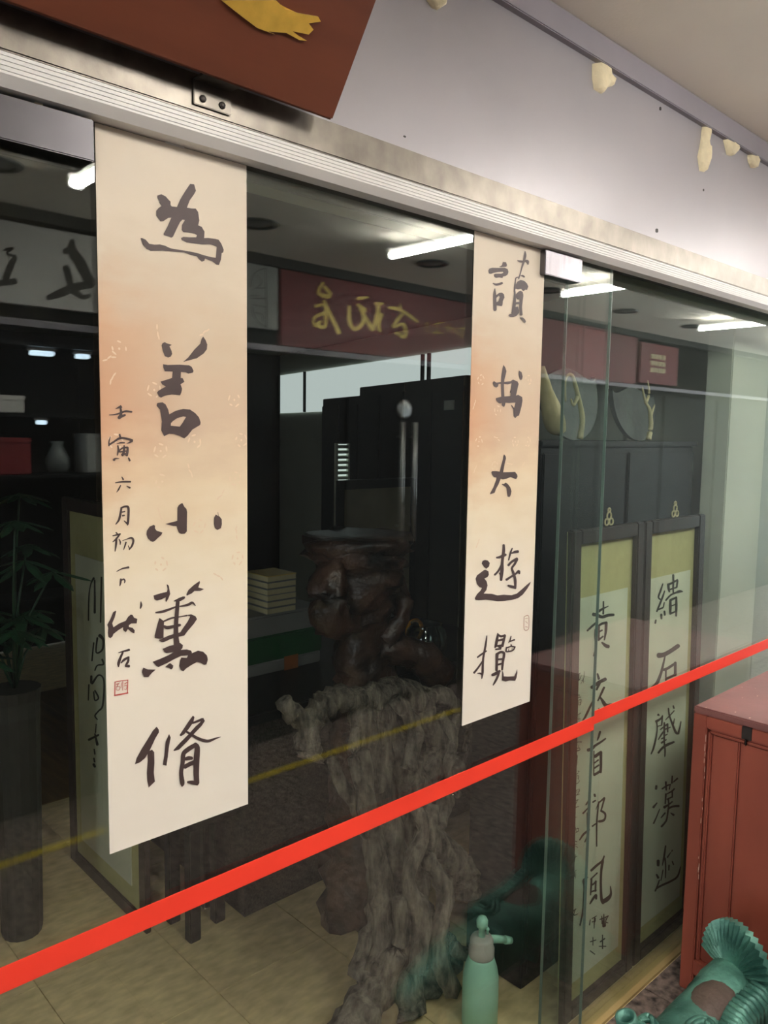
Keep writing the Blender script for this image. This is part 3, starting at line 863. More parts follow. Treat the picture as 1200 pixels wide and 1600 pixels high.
# ------------------------------------------------------------------ calligraphy scrolls on the glass
ZB, SH, SW = 1.0867, 1.05, .2442
def scroll(sheet, x0, label, flowers):
    t = thing('calligraphy_scroll', label, 'scroll', (x0, 0, ZB), 'couplet scrolls hung on the glass')
    # paper with a very slight wave, half a millimetre thick
    mb = MB(); nx, nz = 6, 30; vs = []; fs = []
    for k, yy in ((0, -.0022), (1, -.0012)):
        for j in range(nz+1):
            for i in range(nx+1): vs.append((x0+SW*i/nx, yy, ZB+SH*j/nz))
    n1 = (nx+1)*(nz+1)
    for k in (0, 1):
        for j in range(nz):
            for i in range(nx):
                a = k*n1+j*(nx+1)+i; fs.append((a, a+1, a+nx+2, a+nx+1))
    mb.add(vs, fs)
    ring = [j*(nx+1) for j in range(nz)]+[nz*(nx+1)+i for i in range(nx)]+[j*(nx+1)+nx for j in range(nz, 0, -1)]+[i for i in range(nx, 0, -1)]
    for i in range(len(ring)):
        a, b = ring[i], ring[(i+1) % len(ring)]; mb.f.append((a, b, b+n1, a+n1)); mb.sm.append(False)
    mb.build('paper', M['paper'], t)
    for u, v, kind in flowers:
        fm = MB()
        u, v = u/1000, v/1000; r = random.Random(int(u*1e4+v*1e3))
        def blob(cx, cz, ax, az, rot, n=9):
            pts = []
            for q in range(n):
                a = 2*pi*q/n; px, pz = ax*cos(a), az*sin(a)
                pts.append((min(max(cx+px*cos(rot)-pz*sin(rot), .001), SW-.001)+x0, -.00245, ZB+cz+px*sin(rot)+pz*cos(rot)))
            fm.add(pts, [tuple(range(n))])
        if kind == 0:
            for q in range(5):
                a = 2*pi*q/5+r.random()*.7
                if r.random() < .85: blob(u+.010*cos(a), v+.010*sin(a), .0030+.002*r.random(), .0014, a+pi/2+r.uniform(-.3, .3))
            blob(u, v, .0018, .0018, 0)
        else:
            a0 = r.random()*pi
            for q in range(3): blob(u+(q-1)*.007*cos(a0), v+(q-1)*.007*sin(a0)+r.uniform(-.002, .002), .0042, .0012, a0+r.uniform(-.4, .4))
        fm.build('flower_print', M['flower'], t)
    for g in GLYPHS[sheet]:
        glyph_mesh(g, lambda a, b, d: (x0+a, -.0028-d, ZB+b), 'seal_stamp' if g[0].startswith('seal') else 'character', M[g[0]], t)
    for zc in ((.105, .03) if sheet == 'left' else (.04, .025),):
        MB().box(x0+zc[0], x0+zc[0]+zc[1], -.0034, -.0010, ZB+SH-.0015, ZB+SH+.004).build('sticky_tab', M['signwhite'], t)
    return t
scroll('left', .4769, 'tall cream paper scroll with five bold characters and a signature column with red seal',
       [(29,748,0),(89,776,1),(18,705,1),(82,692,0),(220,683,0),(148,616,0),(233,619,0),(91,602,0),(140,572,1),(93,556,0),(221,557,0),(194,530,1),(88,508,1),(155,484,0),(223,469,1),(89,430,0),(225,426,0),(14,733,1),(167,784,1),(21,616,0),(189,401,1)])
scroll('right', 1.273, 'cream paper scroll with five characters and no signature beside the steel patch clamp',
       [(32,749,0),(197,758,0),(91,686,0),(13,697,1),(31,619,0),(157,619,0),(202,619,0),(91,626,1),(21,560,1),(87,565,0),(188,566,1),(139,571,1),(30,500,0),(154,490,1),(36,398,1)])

# ------------------------------------------------------------------ red tape on the panes
tag(MB().box(-1.5, 1.8095, -.0012, -.0002, .942, .980).build('warning_tape', M['tape']), 'long red adhesive tape stuck along the pane with the scrolls', 'tape', 'red tape strips on the glass')
tag(MB().box(1.872, 4.1, .0405, .0418, .928, .966).build('warning_tape', M['tape']), 'red adhesive tape stuck on the side pane before the framed couplets', 'tape', 'red tape strips on the glass')

# ------------------------------------------------------------------ wooden plaque over the door
PO = Vector((0, -.08, 2.213)); PE = Vector((0, -.574, .819)); PN = Vector((0, .819, .574))
pl = thing('wooden_plaque', 'dark brown wooden signboard with gold brush stroke leaning out above the glass', 'plaque', (.2, -.08, 2.213))
MB().obox(PO+Vector((-1.3, 0, 0)), (2.132, 0, 0), PE*.52, PN*.028).build('board', M['wood'], pl, .003)
for g in GLYPHS['plaque']:
    glyph_mesh(g, lambda a, b, d: PO+Vector((a, 0, 0))+PE*b-PN*(.0006+d), 'gold_stroke', M['gold'], pl, .004)
for bx in (.605, -.35):
    mb = MB().box(bx, bx+.062, -.0445, -.041, 2.186, 2.222)
    mb.box(bx, bx+.062, -.082, -.041, 2.2185, 2.222)
    br = mb.build('bracket', M['steel'], pl, .001, 'small steel angle bracket')
    for sx in (.014, .046):
        s = MB(); s.lathe((0, 0, 0), [(.0052, 0), (.0052, .002), (.003, .0035)], 12)
        s.v = [Vector((bx+sx+v.x, -.0445-v.z, 2.196+v.y)) for v in s.v]; s.build('screw', M['iron'], br)

# ------------------------------------------------------------------ foam left on the fascia, drilled holes
fo = ['angular chunk of cream foam left on the fascia, largest one', 'long thin drip of cream foam under the steel angle', 'small triangular bit of cream foam under the steel angle',
      'smallest cream foam lump, nearest the right edge', 'cream foam smear on the fascia beside the wooden signboard']
k = 0
for g in GLYPHS['fascia']:
    if g[0] == 'foam':
        P = glyph_polys(g)[0][1]; cx = sum(a for a, b in P)/len(P); cz = sum(b for a, b in P)/len(P)
        r = random.Random(k); n = len(P); mb = MB()
        L = [[(a, -.0318, b) for a, b in P], [(cx+(a-cx)*.9, -.040-r.random()*.004, cz+(b-cz)*.93) for a, b in P], [(cx+(a-cx)*.5, -.043-r.random()*.006, cz+(b-cz)*.55) for a, b in P]]
        vs = sum(L, [])+[(cx, -.045, cz)]
        fs = [(q*n+i, q*n+(i+1) % n, (q+1)*n+(i+1) % n, (q+1)*n+i) for q in (0, 1) for i in range(n)]+[(2*n+i, 2*n+(i+1) % n, 3*n) for i in range(n)]
        tag(mb.add(vs, fs, True).build('foam_residue', M['foam']), fo[k], 'foam', 'foam bits stuck to the fascia'); k += 1
    else:
        for e in g[2]: glyph_mesh((g[0], g[1], [e]), lambda a, b, d: (a, -.0325-d, b), 'screw_hole', M['dark'], wf)

# ------------------------------------------------------------------ corridor lamps
for i, x in enumerate((-.36, 1.14, 2.64, 4.05, 6.0, 7.6)):  # first and last lamps are unseen, added to brighten the corridor
    t = thing('tube_light', '', 'light', (x, -1.1, HC), 'tube lights across the corridor ceiling')
    t['label'] = ['tube light on the corridor ceiling beyond the left edge', 'tube light mirrored in the glass under the long clamp rail', 'tube light mirrored in the glass just left of the unsigned scroll',
                  'tube light mirrored across the joint of the two panes', 'tube light mirrored at the right edge of the side pane', 'tube light on the corridor ceiling beyond the right edge'][i]
    MB().box(x-.009, x+.009, -1.68, -.86, 2.571, 2.588).build('housing', M['alu'], t, .003)
    for yy in (-1.5, -1.0): MB().tube([(x, yy, 2.586), (x, yy, HC)], .006, 8).build('hanger', M['alu'], t)
    mb = MB(); mb.tube([(x, -1.67, 2.556), (x, -.87, 2.556)], .026, 16, flat=.62); mb.build('tube', M['tubelight'], t)
    for yy in (-1.682, -.87): MB().box(x-.027, x+.027, yy, yy+.012, 2.540, 2.588).build('end_cap', M['alu'], t, .003)
M['lens'] = mat('downlight_lens', srgb(120, 120, 116), .3, .2, .1, 20)
M['dlring'] = mat('downlight_ring', srgb(60, 64, 66), .3, .6, .1, 20)
for i, x in enumerate((-.15, .945, 2.027, 3.133, 4.2, 5.25, 6.3)):
    t = thing('downlight', '', 'downlight', (x, -1.885, HC), 'unlit round downlights in the corridor ceiling')
    t['label'] = 'unlit round ceiling downlight, %s from the left in the mirrored row' % ['first', 'second', 'third', 'fourth', 'fifth', 'sixth', 'seventh'][i]
    MB().lathe((x, -1.885, HC), [(.062, -.001), (.085, -.001), (.092, -.006), (.085, -.012), (.068, -.013), (.062, -.004)], 28).build('ring', M['dlring'], t)
    MB().lathe((x, -1.885, HC), [(.0, -.002), (.062, -.002), (.062, -.006), (.03, -.010), (.005, -.011)], 28).build('lens', M['lens'], t)

# ------------------------------------------------------------------ signs and door across the corridor
SY = -2.40
def sign(name, x0, x1, z0, z1, m, label, sheet=None, gm=None):
    t = thing(name, label, 'sign', ((x0+x1)/2, SY-.03, z0), 'signs across the corridor')
    MB().box(x0, x1, SY-.039, SY, z0, z1).build('board', m, t, .002)
    for g in GLYPHS.get(sheet, []) if sheet else []:
        glyph_mesh(g, lambda a, b, d: (a, SY+.001+d, b), 'character', gm or M['goldpaint'], t)
    return t
sign('shop_sign', 2.52, 6.35, 2.18, 2.578, M['signred'], 'red shop sign with gold characters mirrored in the glass', 'redsign')
sign('shop_sign', -1.2, 1.9, 2.235, 2.565, M['signwhite'], 'pale shop sign with dark brush characters mirrored at the left', 'whitesign', M['ink2'])
sign('lattice_panel', 2.2, 2.50, 2.255, 2.578, M['greybox'], 'grey panel with round lattice pattern beside the mirrored red sign', 'lattice', M['ink2'])
t = sign('shop_sign', 6.42, 7.1, 2.2, 2.55, M['signred'], 'small dark red sign with pale dots mirrored in the side pane')
for i in range(4):
    for j in range(3): MB().box(6.6+.07*i, 6.645+.07*i, SY, SY+.004, 2.3+.06*j, 2.34+.06*j).build('dot', M['page'], t)
d = tag(MB().box(3.0, 3.95, WOP+.021, WOP+.034, .05, 2.08).build('door_1', M['smoke']), 'dark glass door across the corridor with long tube handles', 'door', kind='structure')
for hx in (3.405, 3.512):
    mb = MB(); mb.tube([(hx, WOP+.075, 1.05), (hx, WOP+.075, 1.79)], .016, 12)
    h = mb.build('handle', M['chrome'], d)
    for z in (1.15, 1.7): MB().tube([(hx, WOP+.03, z), (hx, WOP+.075, z)], .008, 8).build('standoff', M['chrome'], h)
mb = MB().lathe((0, 0, 0), [(.0, 0), (.06, 0), (.06, .012), (.045, .02)], 20); mb.v = [Vector((3.45+v.x, WOP+.034+v.z, 1.87+v.y)) for v in mb.v]
mb.build('lock_plate', M['chrome'], d)
tag(MB().box(-5, 4.0, -2.10, -2.05, .0004, .002).build('floor_tape', M['yellow']), 'yellow line taped along the corridor floor', 'tape')

# goods and small lamps in the shop window across the corridor
sf = thing('display_shelf', 'dark open shelf across the corridor mirrored at the left edge', 'shelf', (1.25, -2.34, 0))
for x in (.78, 1.60): MB().box(x, x+.02, WOP+.022, -2.22, 0, 2.1).build('side', M['blackwood'], sf)
for z in (.5, 1.0, 1.515, 1.765, 2.05): MB().box(.80, 1.60, WOP+.022, -2.22, z, z+.015).build('shelf_board', M['blackwood'], sf)
def goods(name, x0, x1, z0, z1, m, label, cat, grp):
    t = thing(name, label, cat, ((x0+x1)/2, -2.32, z0), grp)
    MB().box(x0, x1, -2.40, -2.26, z0, z1-.02).build('body', m, t, .003); MB().box(x0-.003, x1+.003, -2.403, -2.257, z1-.02, z1).build('lid', m, t, .003)
goods('gift_box', 1.03, 1.166, 1.5305, 1.68, M['signred'], 'dark red gift box on the mirrored shelf across the corridor', 'box', 'boxes on the mirrored shelf')
goods('gift_box', 1.03, 1.145, 1.7805, 1.85, M['signwhite'], 'flat pale box on the mirrored shelf above the red box', 'box', 'boxes on the mirrored shelf')
goods('gift_box', 1.40, 1.50, 1.5305, 1.70, M['greybox'], 'tall grey box at the far end of the mirrored shelf', 'box', 'boxes on the mirrored shelf')
mb = MB(); mb.lathe((1.30, -2.33, 1.5305), [(.03, 0), (.045, .02), (.05, .06), (.03, .10), (.02, .12), (.03, .135)], 20)
tag(mb.build('vase', M['slate']), 'small grey vase on the mirrored shelf between the boxes', 'vase')
M['lampglow'] = emis('cool_lamp_glow', (.72, .86, 1, 1), 1.6)
for x, s, lb in ((1.235, .045, 'larger cool white lamp glowing under the top of the mirrored shelf'), (1.405, .025, 'smaller cool white lamp glowing under the top of the mirrored shelf'), (1.225, .016, 'tiny cool white lamp glowing above the small grey vase')):
    z = 2.05 if s > .02 else 1.765
    t = thing('shelf_lamp', lb, 'lamp', (x, -2.30, z), 'small lamps in the mirrored shelf')
    MB().box(x-s-.006, x+s+.006, -2.33, -2.27, z-.012, z-.0005).build('housing', M['alu'], t, .002); MB().box(x-s, x+s, -2.325, -2.275, z-.03, z-.012).build('diffuser', M['lampglow'], t, .004)
# ------------------------------------------------------------------ red lacquer cabinet in front of the side pane
CX, CY0, CY1, CZ = 2.29, -.05, -.60, .912
cb = thing('lacquer_cabinet', 'worn red lacquered wooden cabinet standing against the glass', 'cabinet', (CX+.4, -.33, 0))
MB().box(CX-.002, 3.2, CY1-.004, CY0, CZ-.022, CZ).build('top', M['redtop'], cb, .004)
MB().box(CX+.022, 3.19, CY1+.012, CY0-.004, .04, CZ-.022).build('carcass', M['redwood'], cb)
def fpart(name, y0, y1, z0, z1, d0, d1, m=M['redwood'], par=None, bev=.003, label=None):
    return MB().box(CX+d0, CX+d1, y1, y0, z0, z1).build(name, m, par or cb, bev, label)
fpart('stile', CY0, CY0-.042, 0, CZ-.022, .0, .03)
fpart('stile', CY1+.042, CY1, 0, CZ-.022, .0, .03)
fpart('rail', CY0-.042, CY1+.042, CZ-.062, CZ-.022, .0, .03)
fpart('rail', CY0-.042, CY1+.042, .06, .11, .0, .03)
fpart('moulding', CY0-.044, CY0-.056, .11, CZ-.064, .004, .022, bev=.004)
fpart('moulding', CY0-.044, CY1+.044, CZ-.076, CZ-.063, .004, .022, bev=.004)
fpart('panel', CY0-.056, CY0-.136, .11, CZ-.076, .012, .03, bev=.004)
dr = fpart('door', CY0-.140, CY0-.40, .11, CZ-.076, .011, .03, bev=.004)
fpart('panel', CY0-.404, CY1+.044, .11, CZ-.076, .012, .03, bev=.004)
fpart('clasp', CY0-.146, CY0-.174, CZ-.060, CZ-.022, -.004, .004, M['iron'], bev=.001, label='dark iron clasp')
fpart('pin', CY0-.156, CY0-.164, CZ-.078, CZ-.055, -.008, -.002, M['iron'])
MB().box(3.15, 3.19, CY1, CY1+.04, 0, .04).build('foot', M['redwood'], cb); MB().box(3.15, 3.19, CY0-.04, CY0, 0, .04).build('foot', M['redwood'], cb)
M['wear'] = mat('bare_wood', srgb(206, 168, 150), .7, 0, .1, 40)
wm = MB(); r = random.Random(5)
for i in range(26):
    x = CX+r.random()*.5; y = CY0-.02-r.random()*.3; a = .0015+r.random()*.0025; wm.box(x, x+a*2, y, y+a, CZ-.0005, CZ+.0003)
for i in range(14):
    z = .35+r.random()*.5; y = CY0-.040-r.random()*.004; wm.box(CX-.0005, CX+.001, y, y+.0015, z, z+.004+r.random()*.02)
tag(wm.build('wear_chips', M['wear'], cb), kind='stuff')

# ------------------------------------------------------------------ patinated bronze beast on the corridor floor
bz = thing('bronze_beast', 'green patinated bronze mythical beast with ribbed crest at the lower right corner', 'sculpture', (1.85, -.29, 0))
rb = random.Random(11)
def ellipsoid(mb, c, rx, ry, rz, n=20, m=14, jit=0.):
    vs = []; fs = []
    for i in range(m+1):
        th = pi*i/m
        for k in range(n):
            a = 2*pi*k/n; q = 1+jit*(rb.random()*2-1)
            vs.append((c[0]+rx*sin(th)*cos(a)*q, c[1]+ry*sin(th)*sin(a)*q, c[2]+rz*cos(th)*q))
    for i in range(m):
        for k in range(n): fs.append((i*n+k, i*n+(k+1) % n, (i+1)*n+(k+1) % n, (i+1)*n+k))
    return mb.add(vs, fs, True)
mb = MB(); BY = -.29
ps = spline([(1.42, BY, .17), (1.52, BY, .20), (1.66, BY, .205), (1.80, BY, .20), (1.95, BY, .20), (2.05, BY, .21), (2.12, BY, .22), (2.17, BY, .20)], 5); m_ = len(ps)
mb.tube(ps, [.052+.034*min(1, 4*i/m_)*min(1, 2.2*(m_-1-i)/m_+.45) for i in range(m_)], 24, .012, rg=rb); mb.build('body', M['bronze'], bz)
mb = MB(); ellipsoid(mb, (1.955, BY-.006, .232), .15, .066, .062, jit=.006); mb.build('back_patch', M['bronze_br'], bz, label='brown worn bronze back')
# ribbed fan crest across the far end of the back
mb = MB(); n = 20; ctr = Vector((2.11, BY-.005, .265)); nrm = Vector((.94, -.34, 0)); ax = Vector((.34, .94, 0)); vs = []; fs = []
for i in range(n*2+1):
    a = radians(4+172*i/(n*2)); d = ax*cos(a)*.80+Vector((-.10, 0, 1))*sin(a)
    off = .0055 if i % 2 else -.0055
    for r_ in (.02, .09, .148):
        for s in (-1, 1): vs.append(ctr+d*r_+nrm*(s*(.020 if r_ < .1 else .010)+(off if s < 0 else -off)*min(1, r_/.08)))
for i in range(n*2):
    b_ = i*6
    for j_ in (0, 2): fs += [(b_+j_, b_+j_+2, b_+8+j_, b_+6+j_), (b_+j_+1, b_+7+j_, b_+9+j_, b_+j_+3)]
    fs += [(b_+4, b_+5, b_+11, b_+10), (b_, b_+6, b_+7, b_+1)]
fs += [(0, 1, 3, 2), (2, 3, 5, 4)]; e = n*2*6; fs += [(e, e+2, e+3, e+1), (e+2, e+4, e+5, e+3)]
mb.add(vs, fs, False); mb.build('crest', M['bronze'], bz, label='ribbed fan-shaped crest')
# toothed mane down the corridor side
for i in range(20):
    t_ = i/19; p = Vector((2.13-.34*t_, BY-.085-.006*sin(9*t_), .285-.04*t_))
    mb = MB(); mb.tube([p+Vector((0, .03, .015)), p+Vector((0, -.004, .012)), p+Vector((.004, -.022, -.006)), p+Vector((.006, -.026, -.05))], [.010, .0105, .010, .006], 8); mb.build('mane_ridge', M['bronze'], bz)
mb = MB(); mb.tube([(2.11, BY-.09, .27), (2.14, BY-.12, .275), (2.17, BY-.135, .24)], [.026, .022, .005], 10, flat=.5); mb.build('ear', M['bronze'], bz)
# spiral curls, open mouth tube, short legs
for k, (cx, cy, cz, rr) in enumerate(((1.715, -.235, .292, .020), (1.70, -.245, .288, .034), (1.80, -.335, .29, .022), (1.80, -.335, .288, .036), (1.64, -.26, .29, .03))):
    mb = MB(); mb.tube([(cx+rr*cos(a), cy+rr*sin(a)*.9, cz+.006*cos(2*a)) for a in [2*pi*q/16 for q in range(17)]], .0085, 8); mb.build('curl', M['bronze'], bz)
mb = MB(); ro, ri = .026, .019; n = 18; p0, p1 = Vector((1.672, -.205, .315)), Vector((1.70, -.225, .21)); d = (p1-p0).normalized(); u = d.cross(Vector((0, 1, 0))).normalized(); w = d.cross(u)
vs = []; fs = []
for c_, r_ in ((p0, ro), (p1, ro*1.1), (p1, ri), (p0, ri)):
    for q in range(n): vs.append(c_+u*r_*cos(2*pi*q/n)+w*r_*sin(2*pi*q/n))
for L_ in range(4):
    for q in range(n): fs.append((L_*n+q, L_*n+(q+1) % n, ((L_+1) % 4)*n+(q+1) % n, ((L_+1) % 4)*n+q))
mb.add(vs, fs, True); mb.build('mouth_tube', M['bronze'], bz)
for lx in (1.58, 2.06):
    for ly in (-.055, .055):
        mb = MB(); mb.tube([(lx, BY+ly, .17), (lx-.02, BY+ly*1.2, .09), (lx, BY+ly*1.2, .03), (lx-.02, BY+ly*1.2, .0)], [.05, .036, .036, .042], 12); mb.build('leg', M['bronze'], bz)

# ------------------------------------------------------------------ framed couplets inside
FY0, FY1, FZ1 = .11, .14, 1.46
FU = Vector((0, FY1-FY0, FZ1)).normalized(); FN = Vector((0, FU.z, -FU.y)); FO = Vector((0, FY0, 0))
def fpt(s, t, d=0.): return FO+Vector((s, 0, 0))+FU*t-FN*d
def frame_board(mb, s0, s1, t0, t1, d0, d1): return mb.obox(fpt(s0, t0, d0), Vector((s1-s0, 0, 0)), FU*(t1-t0), -FN*(d1-d0))
def couplet(x0, x1, sheet, label, ptop):
    t = thing('framed_calligraphy', label, 'frame', ((x0+x1)/2, FY0, 0), 'framed couplets behind the side pane')
    w = .042
    frame_board(MB(), x0, x0+w, .004, 1.46, 0, .022).build('stile', M['frame'], t, .004)
    frame_board(MB(), x1-w, x1, .004, 1.46, 0, .022).build('stile', M['frame'], t, .004)
    frame_board(MB(), x0+w, x1-w, 1.46-w, 1.46, 0, .022).build('rail', M['frame'], t, .004)
    frame_board(MB(), x0+w, x1-w, .004, .045, 0, .022).build('rail', M['frame'], t, .004)
    frame_board(MB(), x0+.005, x1-.005, .01, 1.455, -.004, .003).build('silk_mount', M['silk'], t)
    frame_board(MB(), x0+w+.022, x1-w-.022, .10, ptop, .003, .0042).build('paper', M['rice'], t)
    for g in GLYPHS[sheet]: glyph_mesh(g, lambda a, b, d: fpt(a, b, .0050+d), 'character', M['ink2'], t)
    cx = (x0+x1)/2; mb = MB()
    for dx, dz, r_ in ((-.012, 0, .010), (.012, 0, .010), (0, .018, .011), (0, .034, .006)):
        mb.tube([fpt(cx+dx+r_*cos(a), 1.472+dz+r_*sin(a), .012) for a in [2*pi*q/12 for q in range(13)]], .0028, 6)
    mb.build('hanging_hook', M['bone'], t, label='curled brass hanging hook')
couplet(1.862, 2.252, 'frame1', 'dark framed calligraphy with small signature columns, seen across the pane joint', 1.26)
couplet(2.258, 2.665, 'frame2', 'dark framed calligraphy with five characters and no signature, next to the red cabinet', 1.27)

# ------------------------------------------------------------------ tall black cabinet behind them
bk = thing('black_cabinet', 'black lacquered cabinet standing behind the framed couplets', 'cabinet', (2.36, .45, 0))
MB().box(1.90, 2.862, .27, .50, .0, 1.69).build('body', M['blackwood'], bk, .006)
MB().box(1.89, 2.872, .255, .51, 1.69, 1.706).build('top', M['blackwood'], bk, .003)
for x in (1.91, 2.39): MB().box(x, x+.46, .260, .27, .05, 1.67).build('door', M['blackwood'], bk, .004)
# slabs, antlers and shells on top of it
def crescent(name, cx, z, w, h, y, tilt, m, label):
    n = 22; P = []
    for i in range(n+1):
        a = pi+pi*i/n; P.append((w*cos(a), h*sin(a)))
    for i in range(n+1):
        a = 2*pi-pi*i/n; P.append((w*.98*cos(a), .30*h+.10*h*sin(a*3)))
    tr = geometry.tessellate_polygon([[Vector((a, b, 0)) for a, b in P]]); k = len(P); vs = []
    for yy in (0, .018):
        for a, b in P: vs.append((cx+a*cos(tilt)-b*sin(tilt)*.3, y+yy+(b+h)*.18, z+h+b+a*sin(tilt)))
    zm = min(v[2] for v in vs); vs = [(a, b, c-zm+z) for a, b, c in vs]
    mb = MB().add(vs, [t for t in map(tuple, tr)]+[tuple(i+k for i in t) for t in tr]+[(i, (i+1) % k, k+(i+1) % k, k+i) for i in range(k)])
    o = tag(mb.build(name, m), label, 'stone', 'stone slabs on the black cabinet'); return o
crescent('stone_slab', 2.28, 1.7065, .17, .17, .40, .0, M['slate'], 'wide grey stone slab with rounded lower edge on the black cabinet, left one')
crescent('stone_slab', 2.70, 1.7065, .15, .14, .40, -.02, M['slate'], 'smaller grey stone slab with rounded lower edge on the black cabinet, right one')
def antler(pts, r0, label, branches):
    mb = MB(); ps = spline(pts, 5); m_ = len(ps); mb.tube(ps, [r0*(1-.75*i/(m_-1)) for i in range(m_)], 8, .08)
    for b in branches: q = spline(b, 4); mb.tube(q, [r0*.7*(1-.7*i/(len(q)-1)) for i in range(len(q))], 7, .08)
    tag(mb.build('antler', M['bone']), label, 'antler', 'dried antlers on the black cabinet')
antler([(2.26, .37, 1.712), (2.27, .37, 1.78), (2.235, .37, 1.86), (2.20, .37, 1.915), (2.165, .37, 1.90), (2.17, .37, 1.83)], .011, 'pale hooked antler standing on the black cabinet behind the pane joint', [[(2.24, .37, 1.85), (2.215, .37, 1.82), (2.20, .37, 1.84)]])
antler([(2.70, .365, 1.712), (2.715, .365, 1.76), (2.70, .365, 1.82), (2.665, .365, 1.85), (2.64, .365, 1.90)], .011, 'pale forked antler on the black cabinet by its right end', [[(2.67, .365, 1.845), (2.69, .365, 1.88), (2.675, .365, 1.925)], [(2.705, .365, 1.79), (2.735, .365, 1.84)]])
mb = MB(); mb.tube(spline([(2.02, .36, 1.93), (2.06, .36, 1.84), (2.10, .36, 1.76), (2.12, .36, 1.725)], 4), [.012, .014, .018, .022, .028, .034, .038, .04, .04, .038, .034, .026, .014], 12, .05, flat=.5)
tag(mb.build('horn', M['bone']), 'pale curved horn leaning on the black cabinet beside the scroll edge', 'horn')
tag(MB().box(1.99, 2.075, .45, .56, 1.7065, 1.735).build('wooden_board', M['bone'], None, .003), 'short pale wooden board lying on the black cabinet', 'board')
mb = MB(); mb.lathe((1.965, .40, 1.7065), [(.028, 0), (.034, .02), (.026, .035), (.036, .055), (.026, .07), (.036, .09), (.026, .105), (.034, .125), (.02, .145), (.006, .15)], 14)
tag(mb.build('coral_stack', M['bone']), 'knobbly pale coral piece standing beside the curved horn', 'coral')
wc = tag(MB().obox((2.74, .48, 1.7065), (.10, 0, 0), (0, .012, .0), (0, .02, .15)).build('price_card', M['white'], None, .002), 'white card with three dark marks standing behind the stone slabs', 'card')
for i in range(3): MB().obox((2.755+.028*i, .4945, 1.82), (.012, 0, 0), (0, -.0006, 0), (0, .001, .012)).build('mark', M['ink2'], wc)

# ------------------------------------------------------------------ dark table with goods
tb = thing('display_table', 'long dark cloth-covered display table deep in the shop', 'table', (2.2, 1.6, 0))
MB().box(1.45, 3.0, 1.14, 2.2, .70, .74).build('table_top', M['blackwood'], tb, .004)
MB().box(1.47, 2.98, 1.16, 2.18, .0, .70).build('skirt', M['cloth'], tb)
cr = thing('plastic_crate', 'green and white plastic crate on the dark table', 'crate', (1.9, 1.62, .74))
MB().box(1.70, 2.08, 1.50, 1.76, .74, .79).build('base', M['greybox'], cr, .006)
MB().box(1.695, 2.085, 1.495, 1.765, .79, .90).build('body', M['green'], cr, .008)
MB().box(1.69, 2.09, 1.49, 1.77, .90, .985).build('rim', M['greybox'], cr, .008)
MB().box(1.88, 1.95, 1.4885, 1.49, .742, .80).build('label', M['orange'], cr)
for i in range(6):
    z = .9855+.026*i; o = .004*((i*7) % 3)
    b = thing('book', 'thin pale book piled on the green crate, %s from the bottom' % ['first', 'second', 'third', 'fourth', 'fifth', 'sixth'][i], 'book', (1.87, 1.58, z), 'books piled on the crate')
    MB().box(1.80+o, 1.94+o, 1.495+o, 1.66, z+.002, z+.022).build('pages', M['page'], b)
    MB().box(1.798+o, 1.942+o, 1.493+o, 1.662, z, z+.002).build('cover', M['greybox'], b); MB().box(1.798+o, 1.942+o, 1.493+o, 1.662, z+.022, z+.0245).build('cover', M['greybox'] if i < 5 else M['goldpaint'], b)
for i in range(8):
    z = .7405+.0285*i; o = .006*((i*5) % 3)
    b = thing('book', 'grey book piled on the dark table, %s from the bottom' % ['first', 'second', 'third', 'fourth', 'fifth', 'sixth', 'seventh', 'eighth'][i], 'book', (2.68, 1.8, z), 'books piled on the table')
    MB().box(2.60+o, 2.80+o, 1.72, 1.93, z+.002, z+.024).build('pages', M['greybox'], b)
    MB().box(2.598+o, 2.802+o, 1.717, 1.932, z, z+.002).build('cover', M['blackwood'], b); MB().box(2.598+o, 2.802+o, 1.717, 1.932, z+.024, z+.028).build('cover', M['blackwood'], b)
mb = MB(); mb.tube([(2.60+.05*cos(a), 1.45, .80+.05*sin(a)) for a in [2*pi*q/24 for q in range(25)]], .0095, 10)
tag(mb.build('bangle', M['amber']), 'amber coloured bangle standing on the dark table', 'bangle')
M['jar'] = glass('jar_glass', (.85, .9, .88, 1), .12)
mb = MB(); n = 28; prof = [(.0, .0), (.06, .0), (.088, .03), (.095, .08), (.085, .12), (.066, .14), (.07, .152), (.064, .150), (.060, .14), (.08, .118), (.089, .08), (.083, .034), (.055, .006)]
mb.lathe((2.48, 1.26, .7405), prof, n); tag(mb.build('glass_jar', M['jar']), 'round clear glass jar at the front of the dark table', 'jar')
pt = thing('framed_painting', 'black framed dull brown painting standing on the dark table', 'painting', (2.93, 2.1, .7405))
for a in ((2.66, 2.70, .7405, 1.47), (3.2, 3.24, .7405, 1.47)): MB().box(a[0], a[1], 2.08, 2.11, a[2], a[3]).build('stile', M['blackwood'], pt, .003)
for a in ((.7405, .79), (1.42, 1.47)): MB().box(2.70, 3.2, 2.08, 2.11, a[0], a[1]).build('rail', M['blackwood'], pt, .003)
MB().box(2.695, 3.205, 2.09, 2.10, .785, 1.425).build('canvas', M['canvas'], pt)

